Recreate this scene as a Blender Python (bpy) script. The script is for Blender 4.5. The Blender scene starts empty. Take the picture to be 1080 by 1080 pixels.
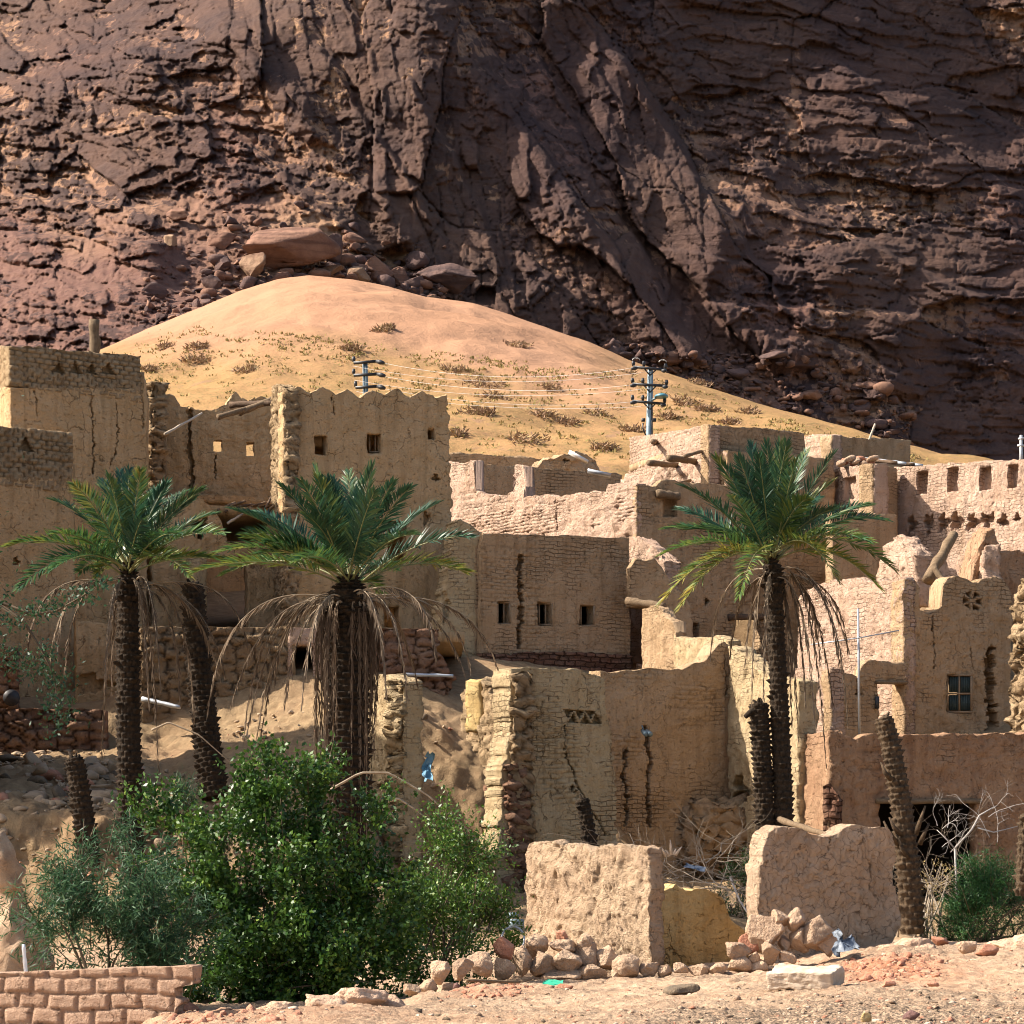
import bpy, math, random
import numpy as np
from mathutils import Vector, Matrix

random.seed(7)
RNG = np.random.default_rng(11)
S = bpy.context.scene
COL = S.collection
R = math.radians

# ------------------------------------------------------------------ camera model
K = 0.42            # picture width per metre of distance
HZ = 870.0          # picture row of the horizon (1080 grid)
CZ = 2.3            # eye height
KP = K / 1080.0
def kx(px): return (px - 540.0) * KP
def pt(px, py, d): return np.array([kx(px) * d, d, CZ + (HZ - py) * KP * d])
def zrow(py, d): return CZ + (HZ - py) * KP * d
def vec(a): return Vector((float(a[0]), float(a[1]), float(a[2])))

# ------------------------------------------------------------------ noise
_perm = RNG.permutation(256); _perm = np.concatenate([_perm, _perm, _perm])
_grad = RNG.normal(size=(256, 3)); _grad /= np.linalg.norm(_grad, axis=1)[:, None]
def perlin(p):
    p = np.asarray(p, dtype=np.float64)
    i = np.floor(p).astype(np.int64); f = p - i
    u = f * f * f * (f * (f * 6 - 15) + 10)
    i &= 255
    out = 0
    for dx in (0, 1):
        wx = u[..., 0] if dx else 1 - u[..., 0]
        hx = _perm[(i[..., 0] + dx) & 255]
        for dy in (0, 1):
            wy = u[..., 1] if dy else 1 - u[..., 1]
            hy = _perm[hx + ((i[..., 1] + dy) & 255)]
            for dz in (0, 1):
                wz = u[..., 2] if dz else 1 - u[..., 2]
                h = _perm[hy + ((i[..., 2] + dz) & 255)]
                g = _grad[h]
                dot = g[..., 0] * (f[..., 0] - dx) + g[..., 1] * (f[..., 1] - dy) + g[..., 2] * (f[..., 2] - dz)
                out = out + wx * wy * wz * dot
    return out * 1.5
def fbm(p, o=4, lac=2.03, gain=.5):
    a, s, out = 1.0, 1.0, 0
    for k in range(o):
        out = out + a * perlin(p * s + 17.3 * k); a *= gain; s *= lac
    return out
def vfbm(p, o=3):
    return np.stack([fbm(p + 31.7, o), fbm(p + 77.1, o), fbm(p + 133.9, o)], -1)
def hash2(i, j, k=0):
    h = (i * 374761393 + j * 668265263 + k * 1442695041) & 0x7fffffff
    h = ((h ^ (h >> 13)) * 1274126177) & 0x7fffffff
    return ((h ^ (h >> 16)) & 0xffff) / 65535.0
def cells(x, y, seed=0, local=False):
    """2-D Voronoi: id random, F1, F2-F1"""
    ix = np.floor(x).astype(np.int64); iy = np.floor(y).astype(np.int64)
    f1 = np.full(x.shape, 9.0); f2 = np.full(x.shape, 9.0); rid = np.zeros(x.shape); rid2 = np.zeros(x.shape); du = np.zeros(x.shape); dv = np.zeros(x.shape)
    for dx in (-1, 0, 1):
        for dy in (-1, 0, 1):
            cx = ix + dx; cy = iy + dy
            qx = cx + .12 + .76 * hash2(cx, cy, seed + 1); qy = cy + .12 + .76 * hash2(cx, cy, seed + 2)
            d = np.maximum(np.abs(qx - x), np.abs(qy - y)) * .55 + .45 * np.hypot(qx - x, qy - y)
            m = d < f1
            f2 = np.where(m, f1, np.minimum(f2, d))
            rid = np.where(m, hash2(cx, cy, seed + 3), rid); rid2 = np.where(m, hash2(cx, cy, seed + 4), rid2)
            if local: du = np.where(m, x - qx, du); dv = np.where(m, y - qy, dv)
            f1 = np.where(m, d, f1)
    if local: return rid, f1, f2 - f1, rid2, du, dv
    return rid, f1, f2 - f1, rid2
def sstep(a, b, x):
    t = np.clip((x - a) / (b - a), 0, 1); return t * t * (3 - 2 * t)

# ------------------------------------------------------------------ objects
def link(o, parent=None):
    COL.objects.link(o)
    if parent is not None: o.parent = parent
    return o
def tag(o, label=None, cat=None, group=None, kind=None):
    if label: o['label'] = label
    if cat: o['category'] = cat
    if group: o['group'] = group
    if kind: o['kind'] = kind
    return o
def empty(name, loc, label, cat, group=None):
    e = bpy.data.objects.new(name, None); link(e); e.location = vec(loc)
    e.empty_display_size = .3
    e['base'] = [float(v) for v in loc]
    return tag(e, label, cat, group)
def base_of(parent):
    if parent is None: return np.zeros(3)
    b = np.zeros(3); p = parent
    while p is not None:
        b = b + np.array(p.location); p = p.parent
    return b
def raw_mesh(name, V, faces, mat, uv=None, smooth=False, attrs=None):
    """faces: list of int arrays (n,3) / (n,4); uv: list of (n,k,2) or None"""
    faces = [f for f in faces if len(f)]
    me = bpy.data.meshes.new(name)
    me.vertices.add(len(V)); me.vertices.foreach_set('co', np.asarray(V, np.float32).ravel())
    nl = sum(f.size for f in faces); nf = sum(len(f) for f in faces)
    me.loops.add(nl); me.polygons.add(nf)
    me.loops.foreach_set('vertex_index', np.concatenate([f.ravel() for f in faces]).astype(np.int32))
    tot = np.concatenate([np.full(len(f), f.shape[1]) for f in faces]).astype(np.int32)
    me.polygons.foreach_set('loop_start', (np.cumsum(tot) - tot).astype(np.int32))
    try: me.polygons.foreach_set('loop_total', tot)
    except Exception: pass
    me.update(calc_edges=True)
    if uv is not None:
        l = me.uv_layers.new(name='UVMap')
        l.data.foreach_set('uv', np.concatenate([np.asarray(x, np.float32).ravel() for x in uv]))
    if attrs:
        for k, v in attrs.items():
            a = me.attributes.new(k, 'FLOAT', 'POINT'); a.data.foreach_set('value', np.asarray(v, np.float32))
    if smooth: me.polygons.foreach_set('use_smooth', np.ones(nf, bool))
    for m in (mat if isinstance(mat, (list, tuple)) else [mat]): me.materials.append(m)
    me.validate()
    return me
def mobj(name, V, faces, mat, parent=None, origin=None, **kw):
    """one mesh object; V in world space"""
    V = np.asarray(V, float)
    off = base_of(parent) if parent is not None else (np.zeros(3) if origin is None else np.asarray(origin, float))
    me = raw_mesh(name, V - off, faces, mat, **kw)
    o = bpy.data.objects.new(name, me)
    if parent is None: o.location = vec(off)
    return link(o, parent)

class MB:
    """collects simple solids in world space, links them as ONE mesh"""
    def __init__(s): s.V = []; s.Q = []; s.T = []; s.n = 0
    def add(s, V, Q=(), T=()):
        V = np.asarray(V, float)
        if len(Q): s.Q.append(np.asarray(Q, int) + s.n)
        if len(T): s.T.append(np.asarray(T, int) + s.n)
        s.V.append(V); s.n += len(V)
    def box(s, c, sx, sy, sz, M=None):
        v = np.array([[x, y, z] for x in (-.5, .5) for y in (-.5, .5) for z in (-.5, .5)]) * [sx, sy, sz]
        if M is not None: v = v @ np.asarray(M).T
        s.add(v + np.asarray(c), [[0, 1, 3, 2], [4, 6, 7, 5], [0, 4, 5, 1], [2, 3, 7, 6], [0, 2, 6, 4], [1, 5, 7, 3]])
    def bar(s, a, b, w, h=None):
        a = np.asarray(a, float); b = np.asarray(b, float); h = h or w
        d = b - a; L = np.linalg.norm(d); d /= L
        up = np.array([0, 0, 1.]) if abs(d[2]) < .95 else np.array([0, 1., 0])
        x = np.cross(d, up); x /= np.linalg.norm(x); y = np.cross(x, d)
        s.box((a + b) / 2, L, w, h, np.stack([d, x, y], 1))
    def tube(s, P, r, n=6, cap=True):
        P = np.asarray(P, float); m = len(P); r = np.broadcast_to(np.asarray(r, float), (m,))
        T = np.gradient(P, axis=0); T /= np.linalg.norm(T, axis=1)[:, None] + 1e-9
        ref = np.array([0, 0, 1.]) if abs(T[0][2]) < .9 else np.array([1., 0, 0])
        V = []
        for k in range(m):
            x = np.cross(T[k], ref); x /= np.linalg.norm(x) + 1e-9; y = np.cross(x, T[k]); 
            ang = np.arange(n) * 2 * math.pi / n
            V.append(P[k] + r[k] * (np.cos(ang)[:, None] * x + np.sin(ang)[:, None] * y))
        V = np.concatenate(V)
        Q = [[k * n + i, k * n + (i + 1) % n, (k + 1) * n + (i + 1) % n, (k + 1) * n + i] for k in range(m - 1) for i in range(n)]
        T_ = []
        if cap:
            V = np.concatenate([V, P[:1], P[-1:]])
            T_ = [[(i + 1) % n, i, m * n] for i in range(n)] + [[(m - 1) * n + i, (m - 1) * n + (i + 1) % n, m * n + 1] for i in range(n)]
        s.add(V, Q, T_)
    def build(s, name, mat, parent=None, origin=None, **kw):
        F = []
        if s.Q: F.append(np.concatenate(s.Q))
        if s.T: F.append(np.concatenate(s.T))
        return mobj(name, np.concatenate(s.V), F, mat, parent, origin, **kw)

# ------------------------------------------------------------------ materials
def newmat(name):
    m = bpy.data.materials.new(name); m.use_nodes = True
    nt = m.node_tree; nt.nodes.clear()
    return m, nt
class NT:
    def __init__(s, nt): s.nt = nt
    def n(s, t, **kw):
        o = s.nt.nodes.new(t)
        for k, v in kw.items():
            if k == 'i':
                for a, b in v.items(): o.inputs[a].default_value = b
            else: setattr(o, k, v)
        return o
    def l(s, a, b): s.nt.links.new(a, b)
    def noise(s, vec_, scale, detail=4, rough=.55, dist=0, dim='3D'):
        o = s.n('ShaderNodeTexNoise', noise_dimensions=dim); o.inputs['Scale'].default_value = scale
        o.inputs['Detail'].default_value = detail; o.inputs['Roughness'].default_value = rough; o.inputs['Distortion'].default_value = dist
        if vec_ is not None: s.l(vec_, o.inputs['Vector'])
        return o.outputs['Fac']
    def ramp(s, fac, pts, interp='LINEAR'):
        o = s.n('ShaderNodeValToRGB'); e = o.color_ramp; e.interpolation = interp
        while len(e.elements) < len(pts): e.elements.new(.5)
        for k, (p, c) in enumerate(pts):
            e.elements[k].position = p
            e.elements[k].color = (*c, 1) if hasattr(c, '__len__') else (c, c, c, 1)
        s.l(fac, o.inputs[0]); return o.outputs[0]
    def mix(s, f, a, b, mode='MIX'):
        o = s.n('ShaderNodeMix', data_type='RGBA', blend_type=mode)
        for v, k in ((f, 0), (a, 6), (b, 7)):
            if hasattr(v, 'links'): s.l(v, o.inputs[k])
            elif k == 0: o.inputs[k].default_value = v
            else: o.inputs[k].default_value = (*v, 1) if len(v) == 3 else v
        return o.outputs[2]
    def math(s, op, a, b=None, c=None, clamp=False):
        o = s.n('ShaderNodeMath', operation=op); o.use_clamp = clamp
        for k, v in enumerate((a, b, c)):
            if v is None: continue
            if hasattr(v, 'links'): s.l(v, o.inputs[k])
            else: o.inputs[k].default_value = v
        return o.outputs[0]
    def map(s, v, scale=(1, 1, 1), loc=(0, 0, 0), rot=(0, 0, 0)):
        o = s.n('ShaderNodeMapping'); s.l(v, o.inputs[0])
        o.inputs['Scale'].default_value = scale; o.inputs['Location'].default_value = loc; o.inputs['Rotation'].default_value = rot
        return o.outputs[0]
    def out(s, color, height=None, dist=.03, strength=1, rough=.95, spec=.12, trans=None, metal=0):
        b = s.n('ShaderNodeBsdfPrincipled')
        if hasattr(color, 'links'): s.l(color, b.inputs['Base Color'])
        else: b.inputs['Base Color'].default_value = (*color, 1)
        b.inputs['Roughness'].default_value = rough; b.inputs['Specular IOR Level'].default_value = spec
        b.inputs['Metallic'].default_value = metal
        if height is not None:
            bp = s.n('ShaderNodeBump'); bp.inputs['Strength'].default_value = strength; bp.inputs['Distance'].default_value = dist
            s.l(height, bp.inputs['Height']); s.l(bp.outputs[0], b.inputs['Normal'])
        o = s.n('ShaderNodeOutputMaterial')
        if trans:
            t = s.n('ShaderNodeBsdfTranslucent')
            if hasattr(color, 'links'): s.l(color, t.inputs[0])
            m = s.n('ShaderNodeMixShader'); m.inputs[0].default_value = trans
            s.l(b.outputs[0], m.inputs[1]); s.l(t.outputs[0], m.inputs[2]); s.l(m.outputs[0], o.inputs[0])
        else: s.l(b.outputs[0], o.inputs[0])
        return b

def adobe(name, a, b, dark, bricks=.35, bw=.36, bh=.13, bump=.04, stain=.5, mortar=.014, gap=(.5, .5, .5), cracks=.5, vs=1.6, cmask=(.5, .6)):
    """mud plaster over mud brick: a/b plaster tones, dark stain tone, bricks = how much plaster has gone"""
    m, nt = newmat(name); g = NT(nt)
    uv = g.n('ShaderNodeUVMap').outputs[0]
    wob = g.n('ShaderNodeTexNoise', noise_dimensions='2D'); wob.inputs['Scale'].default_value = 2.6; wob.inputs['Detail'].default_value = 4; g.l(uv, wob.inputs['Vector'])
    dv = g.n('ShaderNodeVectorMath', operation='SUBTRACT'); g.l(wob.outputs['Color'], dv.inputs[0]); dv.inputs[1].default_value = (.5, .5, .5)
    sc = g.n('ShaderNodeVectorMath', operation='SCALE'); g.l(dv.outputs[0], sc.inputs[0]); sc.inputs['Scale'].default_value = .13
    ad = g.n('ShaderNodeVectorMath', operation='ADD'); g.l(uv, ad.inputs[0]); g.l(sc.outputs[0], ad.inputs[1])
    bt = g.n('ShaderNodeTexBrick', offset=.5, squash=1)
    g.l(ad.outputs[0], bt.inputs['Vector'])
    for k, v in (('Scale', 1), ('Mortar Size', mortar), ('Mortar Smooth', .6), ('Brick Width', bw), ('Row Height', bh), ('Bias', 0)): bt.inputs[k].default_value = v
    bt.inputs['Color1'].default_value = (0, 0, 0, 1); bt.inputs['Color2'].default_value = (1, 1, 1, 1); bt.inputs['Mortar'].default_value = (.5, .5, .5, 1)
    joint = bt.outputs['Fac']                                    # 1 in the mortar
    exp_ = g.noise(uv, .55, 5, .6, dim='2D')
    exp_ = g.ramp(exp_, [(max(0, .72 - bricks * .5), 0), (min(1, .86 - bricks * .5), 1)])
    jm = g.math('MULTIPLY', joint, exp_)
    n1 = g.noise(uv, 1.1, 6, .62, dim='2D'); n2 = g.noise(uv, 9, 7, .68, dim='2D'); n3 = g.noise(uv, 45, 4, .7, dim='2D')
    sv = g.map(uv, (3.2, .28, 1)); ns = g.noise(sv, 1, 5, .6, dim='2D')
    col = g.mix(g.ramp(n1, [(.32, 0), (.68, 1)]), a, b)
    tint = g.math('MULTIPLY', g.ramp(n2, [(.35, 0), (.75, 1)]), .35)
    col = g.mix(tint, col, dark)
    col = g.mix(g.math('MULTIPLY', g.ramp(ns, [(.5, 0), (.72, 1)]), stain), col, dark)
    bcol = g.mix(g.math('MULTIPLY', exp_, .25), col, g.mix(bt.outputs['Color'], a, dark))
    col = g.mix(g.math('MULTIPLY', jm, .75), bcol, tuple(x * y * .8 for x, y in zip(dark, gap)))
    # pits and shrinkage cracks
    vo = g.n('ShaderNodeTexVoronoi', voronoi_dimensions='2D', feature='DISTANCE_TO_EDGE'); vo.inputs['Scale'].default_value = vs
    sc2 = g.n('ShaderNodeVectorMath', operation='SCALE'); g.l(dv.outputs[0], sc2.inputs[0]); sc2.inputs['Scale'].default_value = .5
    ad2 = g.n('ShaderNodeVectorMath', operation='ADD'); g.l(uv, ad2.inputs[0]); g.l(sc2.outputs[0], ad2.inputs[1]); g.l(ad2.outputs[0], vo.inputs['Vector'])
    ck = g.ramp(vo.outputs['Distance'], [(0, 1), (.022, 0)])
    cm = g.ramp(g.noise(uv, .8, 3, .5, dim='2D'), [(cmask[0], 0), (cmask[1], 1)])
    ck = g.math('MULTIPLY', g.math('MULTIPLY', ck, cm), cracks)
    pits = g.ramp(n2, [(.28, 1), (.38, 0)])
    chip = g.noise(g.map(uv, (1.0, 1.9, 1)), 4.2, 5, .7, dim='2D'); chip = g.ramp(chip, [(.27, 1), (.34, 0)])
    pits = g.math('MAXIMUM', pits, chip)
    h = g.math('ADD', g.math('MULTIPLY', n2, 1.2), g.math('MULTIPLY', n3, .5))
    h = g.math('SUBTRACT', h, g.math('MULTIPLY', jm, 1.1))
    h = g.math('ADD', h, g.math('MULTIPLY', g.math('MULTIPLY', bt.outputs['Color'], exp_), .5))
    h = g.math('SUBTRACT', h, ck); h = g.math('SUBTRACT', h, g.math('MULTIPLY', pits, .7))
    col = g.mix(g.math('MULTIPLY', ck, .8), col, tuple(x * .4 for x in dark))
    col = g.mix(g.math('MULTIPLY', pits, .5), col, tuple(x * .7 for x in dark))
    gj = g.n('ShaderNodeAttribute', attribute_name='joint').outputs['Fac']
    col = g.mix(g.math('MULTIPLY', gj, .8), col, tuple(x * .45 for x in dark))
    g.out(col, h, bump * 1.5, 1, .96, .06)
    return m

def simple(name, c1, c2, scale=6, bump=.01, rough=.9, spec=.2, metal=0, trans=None, stretch=(1, 1, 1), detail=5):
    m, nt = newmat(name); g = NT(nt)
    co = g.n('ShaderNodeTexCoord').outputs['Object']
    v = g.map(co, stretch)
    oi = g.n('ShaderNodeObjectInfo')
    n = g.noise(v, scale, detail, .62); 
    f = g.ramp(n, [(.33, 0), (.67, 1)])
    col = g.mix(f, c1, c2)
    val = g.math('MULTIPLY_ADD', oi.outputs['Random'], .3, .85)
    hs = g.n('ShaderNodeHueSaturation'); g.l(col, hs.inputs['Color']); g.l(val, hs.inputs['Value'])
    g.out(hs.outputs[0], g.noise(v, scale * 4, 4, .6) if bump else None, bump, 1, rough, spec, trans, metal)
    return m

def unit(v): v = np.asarray(v, float); return v / (np.linalg.norm(v, axis=-1, keepdims=True) + 1e-9)
import bmesh
def ico(n):
    bm = bmesh.new(); bmesh.ops.create_icosphere(bm, subdivisions=n, radius=1); bm.verts.ensure_lookup_table()
    V = np.array([v.co[:] for v in bm.verts]); F = np.array([[v.index for v in f.verts] for f in bm.faces]); bm.free(); return V, F
ICO = {k: ico(k) for k in (1, 2, 3, 4, 5)}
def rock_shape(rng, sub=3, planes=9, rough=.05, lo=.55, hi=.9):
    V, F = ICO[sub]; V = V.copy()
    for _ in range(planes):
        n = unit(rng.normal(size=3)); h = rng.uniform(lo, hi); s = V @ n
        V = V - np.outer(np.clip(s - h, 0, None), n)
    o = rng.uniform(0, 50, 3)
    return V * (1 + rough * fbm(V * 2.2 + o, 3)[:, None]) + rough * .5 * vfbm(V * 5 + o, 2), F
M = {}
M['ochre']  = adobe('ochre_mud_plaster', (.57, .38, .20), (.66, .46, .265), (.33, .215, .105), .12, cracks=.8)
M['ochre_brick'] = adobe('ochre_mud_brick', (.42, .30, .175), (.50, .37, .225), (.24, .16, .09), -1.2, bw=.30, bh=.145, mortar=.022, bump=.05, gap=(.35, .35, .35))
M['ochre_rubble'] = adobe('ochre_rubble', (.40, .28, .16), (.53, .39, .24), (.24, .155, .085), -1.2, bump=.06, stain=.2)
M['red_rubble'] = adobe('red_rubble', (.30, .165, .105), (.42, .27, .175), (.16, .08, .055), -1.2, bump=.06, stain=.2)
M['tan']    = adobe('tan_mud_plaster', (.50, .375, .215), (.60, .475, .295), (.28, .19, .105), .45, cracks=.8)
M['brown']  = adobe('brown_mud_brick', (.49, .335, .195), (.58, .41, .255), (.29, .185, .10), .42, bump=.045)
M['pink']   = adobe('pink_mud_brick', (.56, .38, .275), (.69, .505, .39), (.37, .24, .15), .5, bh=.125, bump=.05)
M['red']    = adobe('red_mud_wall', (.39, .235, .14), (.48, .31, .19), (.21, .11, .065), .35, bw=.38, bh=.16)
M['redstone'] = adobe('red_stone_masonry', (.33, .17, .115), (.40, .25, .165), (.15, .075, .05), 1.0, bw=.42, bh=.17, mortar=.028, bump=.09, stain=.2, gap=(.3, .3, .3))
M['stonewall'] = adobe('brown_stone_masonry', (.38, .26, .15), (.48, .35, .21), (.22, .135, .08), -1.2, bw=.5, bh=.26, mortar=.03, bump=.09, stain=.3, gap=(.45, .45, .45))
M['yellow'] = adobe('yellow_mud_plaster', (.58, .40, .17), (.66, .49, .235), (.32, .20, .075), .1, cracks=.9, bump=.03)
M['rough']  = adobe('roughcast_mud', (.52, .37, .25), (.62, .46, .31), (.34, .22, .13), .05, bump=.06, stain=.25)
M['cracked'] = adobe('cracked_mud', (.55, .39, .26), (.65, .48, .335), (.36, .235, .145), -1.2, bump=.05, stain=.25, cracks=.9, vs=4.6, cmask=(.2, .35))
M['newbrick'] = adobe('earth_block', (.47, .31, .215), (.56, .39, .28), (.31, .19, .125), -1.2, bw=.385, bh=.182, mortar=.012, bump=.03, stain=.2)
M['wood'] = simple('old_palm_wood', (.13, .088, .052), (.24, .17, .105), 5, .02, stretch=(1, 6, 1))
M['darkwood'] = simple('dark_wood', (.085, .055, .035), (.15, .10, .065), 6, .02)
M['stick'] = simple('pale_stick', (.42, .35, .26), (.55, .47, .37), 6, .01)
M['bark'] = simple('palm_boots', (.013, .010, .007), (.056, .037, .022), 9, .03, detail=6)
M['barkpale'] = simple('bleached_palm_boots', (.035, .024, .015), (.115, .078, .046), 9, .03, detail=6)
M['stone'] = simple('mud_stone', (.33, .22, .145), (.52, .37, .25), 5, .06)
M['stonered'] = simple('red_sandstone', (.36, .155, .095), (.46, .235, .15), 7, .03)
M['stonepurple'] = simple('purple_stone', (.13, .075, .07), (.22, .12, .10), 7, .03)
M['stonedark'] = simple('dark_stone', (.10, .08, .06), (.22, .16, .10), 9, .03)
M['stoneyellow'] = simple('yellow_stone', (.42, .28, .12), (.52, .37, .18), 9, .03)
M['slab'] = simple('pale_slab', (.40, .31, .225), (.54, .44, .34), 5, .015)
M['metal'] = simple('blue_grey_metal', (.14, .20, .23), (.20, .27, .30), 3, 0, .5, .5, .3)
M['black'] = simple('black_fittings', (.02, .02, .022), (.04, .04, .042), 8, 0, .5, .4)
M['galv'] = simple('galvanised_pipe', (.36, .38, .40), (.46, .48, .50), 8, 0, .45, .5, .4)
M['white'] = simple('white_plastic', (.75, .75, .74), (.82, .82, .80), 8, 0, .5, .4)
M['wire'] = simple('aluminium_wire', (.40, .38, .36), (.48, .46, .44), 3, 0, .45, .5, .3)
M['lamp'] = simple('teal_lamp_housing', (.05, .17, .22), (.08, .22, .28), 3, 0, .35, .6)
M['blue'] = simple('faded_blue_sheet', (.06, .17, .26), (.13, .27, .37), 5, .01, .5, .4)
M['green'] = simple('green_plastic', (.02, .36, .20), (.04, .46, .27), 8, 0, .4, .5)
M['slate'] = simple('blue_black_scrap', (.045, .06, .085), (.22, .26, .31), 14, .01, .5, .5)
M['frame'] = simple('weathered_window_wood', (.24, .165, .10), (.33, .235, .15), 8, .01)
M['shutter'] = simple('dark_teal_shutter', (.028, .045, .045), (.055, .08, .078), 5, .01, .6, .3, stretch=(8, 8, .6))
def leafmat(name, stops, trans=.3, rough=.5, spec=.35):
    m, nt = newmat(name); g = NT(nt)
    a = g.n('ShaderNodeAttribute', attribute_name='tone').outputs['Fac']
    col = g.ramp(a, stops)
    g.out(col, None, 0, 1, rough, spec, trans)
    return m
M['frond'] = leafmat('palm_leaflets', [(0, (.020, .066, .034)), (.35, (.045, .115, .036)), (.65, (.12, .18, .035)), (1, (.34, .27, .05))], .3, .42, .5)
M['frondblue'] = leafmat('young_palm_leaflets', [(0, (.013, .05, .034)), (.5, (.030, .09, .045)), (.8, (.085, .14, .04)), (1, (.24, .22, .06))], .22, .45, .4)
M['tuft'] = leafmat('desert_tufts', [(0, (.20, .17, .06)), (.6, (.30, .23, .09)), (1, (.40, .29, .13))], .15, .8, .1)
M['dead'] = leafmat('dead_palm_leaflets', [(0, (.09, .06, .04)), (.55, (.23, .17, .115)), (1, (.44, .36, .27))], .15, .8, .1)
M['rachis'] = simple('palm_midrib', (.12, .14, .055), (.22, .21, .09), 5, 0, .5, .3)
M['deadrachis'] = simple('dead_palm_midrib', (.19, .14, .09), (.36, .29, .21), 5, 0, .8, .2)
M['leaf'] = leafmat('shrub_leaves', [(0, (.012, .038, .007)), (.45, (.034, .092, .013)), (.8, (.095, .18, .022)), (1, (.24, .31, .05))], .2, .45, .4)
M['leafblue'] = leafmat('blue_green_leaves', [(0, (.012, .040, .016)), (.5, (.035, .09, .038)), (.9, (.09, .17, .075)), (1, (.22, .29, .15))], .3, .5, .3)
M['leaffine'] = leafmat('feathery_leaves', [(0, (.012, .045, .014)), (.5, (.03, .10, .025)), (1, (.085, .19, .05))], .3, .5, .3)
M['twig'] = simple('grey_twig', (.20, .16, .12), (.32, .27, .21), 8, 0)
M['brownstem'] = simple('brown_stem', (.09, .065, .04), (.15, .11, .07), 8, 0)
M['whitetwig'] = simple('bleached_branch', (.30, .275, .25), (.43, .40, .37), 8, 0)
M['drygrass'] = simple('dry_grass', (.33, .26, .12), (.45, .36, .18), 8, 0)

# earth of the foreground, bank and terraces
def earth():
    m, nt = newmat('earth'); g = NT(nt)
    p = g.n('ShaderNodeNewGeometry').outputs['Position']
    n1 = g.noise(p, .35, 5, .6); n2 = g.noise(p, 3.2, 8, .65); n3 = g.noise(p, 22, 6, .7); n4 = g.noise(p, 70, 3, .6)
    zone = g.n('ShaderNodeAttribute', attribute_name='zone').outputs['Fac']     # 0 foreground pink sand .. 1 ochre bank
    gravel = g.n('ShaderNodeAttribute', attribute_name='gravel').outputs['Fac']
    reds = g.n('ShaderNodeAttribute', attribute_name='reds').outputs['Fac']
    fg = g.mix(g.ramp(n2, [(.34, 0), (.66, 1)]), (.38, .25, .16), (.58, .425, .29))
    bank = g.mix(g.ramp(n2, [(.34, 0), (.66, 1)]), (.23, .155, .088), (.38, .27, .155))
    col = g.mix(zone, fg, bank)
    col = g.mix(g.math('MULTIPLY', g.ramp(n1, [(.5, 0), (.7, 1)]), .35), col, (.30, .175, .105))
    col = g.mix(g.math('MULTIPLY', reds, g.ramp(n3, [(.35, .25), (.6, 1)])), col, (.42, .17, .09))
    col = g.mix(g.math('MULTIPLY', gravel, g.ramp(n3, [(.42, 0), (.56, 1)])), col, (.15, .115, .085))
    col = g.mix(g.math('MULTIPLY', g.ramp(n4, [(.56, 0), (.72, 1)]), .45), col, (.20, .125, .08))
    h = g.math('ADD', g.math('MULTIPLY', n2, .8), g.math('MULTIPLY', n3, .45)); h = g.math('ADD', h, g.math('MULTIPLY', n4, .12))
    g.out(col, h, .12, 1, .97, .05)
    return m
M['earth'] = earth()
def dune_m():
    m, nt = newmat('dune_sand'); g = NT(nt)
    p = g.n('ShaderNodeNewGeometry').outputs['Position']
    gr = g.n('ShaderNodeAttribute', attribute_name='grass').outputs['Fac']
    n1 = g.noise(p, .06, 4, .6); n2 = g.noise(p, .9, 6, .7); n3 = g.noise(p, 3.5, 5, .7)
    col = g.mix(g.ramp(n1, [(.35, 0), (.65, 1)]), (.35, .195, .115), (.385, .22, .135))
    sv = g.map(p, (.35, .35, 1.6)); n5 = g.noise(sv, .35, 6, .65)
    dirty = g.mix(g.ramp(n5, [(.35, 0), (.6, 1)]), (.335, .195, .092), (.285, .175, .076))
    col = g.mix(gr, col, dirty)
    tuft = g.math('MULTIPLY', g.ramp(n3, [(.50, 0), (.60, 1)]), g.math('MULTIPLY', gr, g.ramp(n2, [(.40, 0), (.58, .85)])))
    col = g.mix(tuft, col, (.17, .14, .06))
    spots = g.math('MULTIPLY', g.ramp(g.noise(p, .33, 5, .7), [(.60, 0), (.68, 1)]), g.math('MULTIPLY', gr, .65))
    col = g.mix(spots, col, (.24, .145, .095))
    g.out(col, g.math('ADD', n2, g.math('MULTIPLY', n3, .5)), .25, .6, .97, .05)
    return m
M['dune'] = dune_m()
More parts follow.
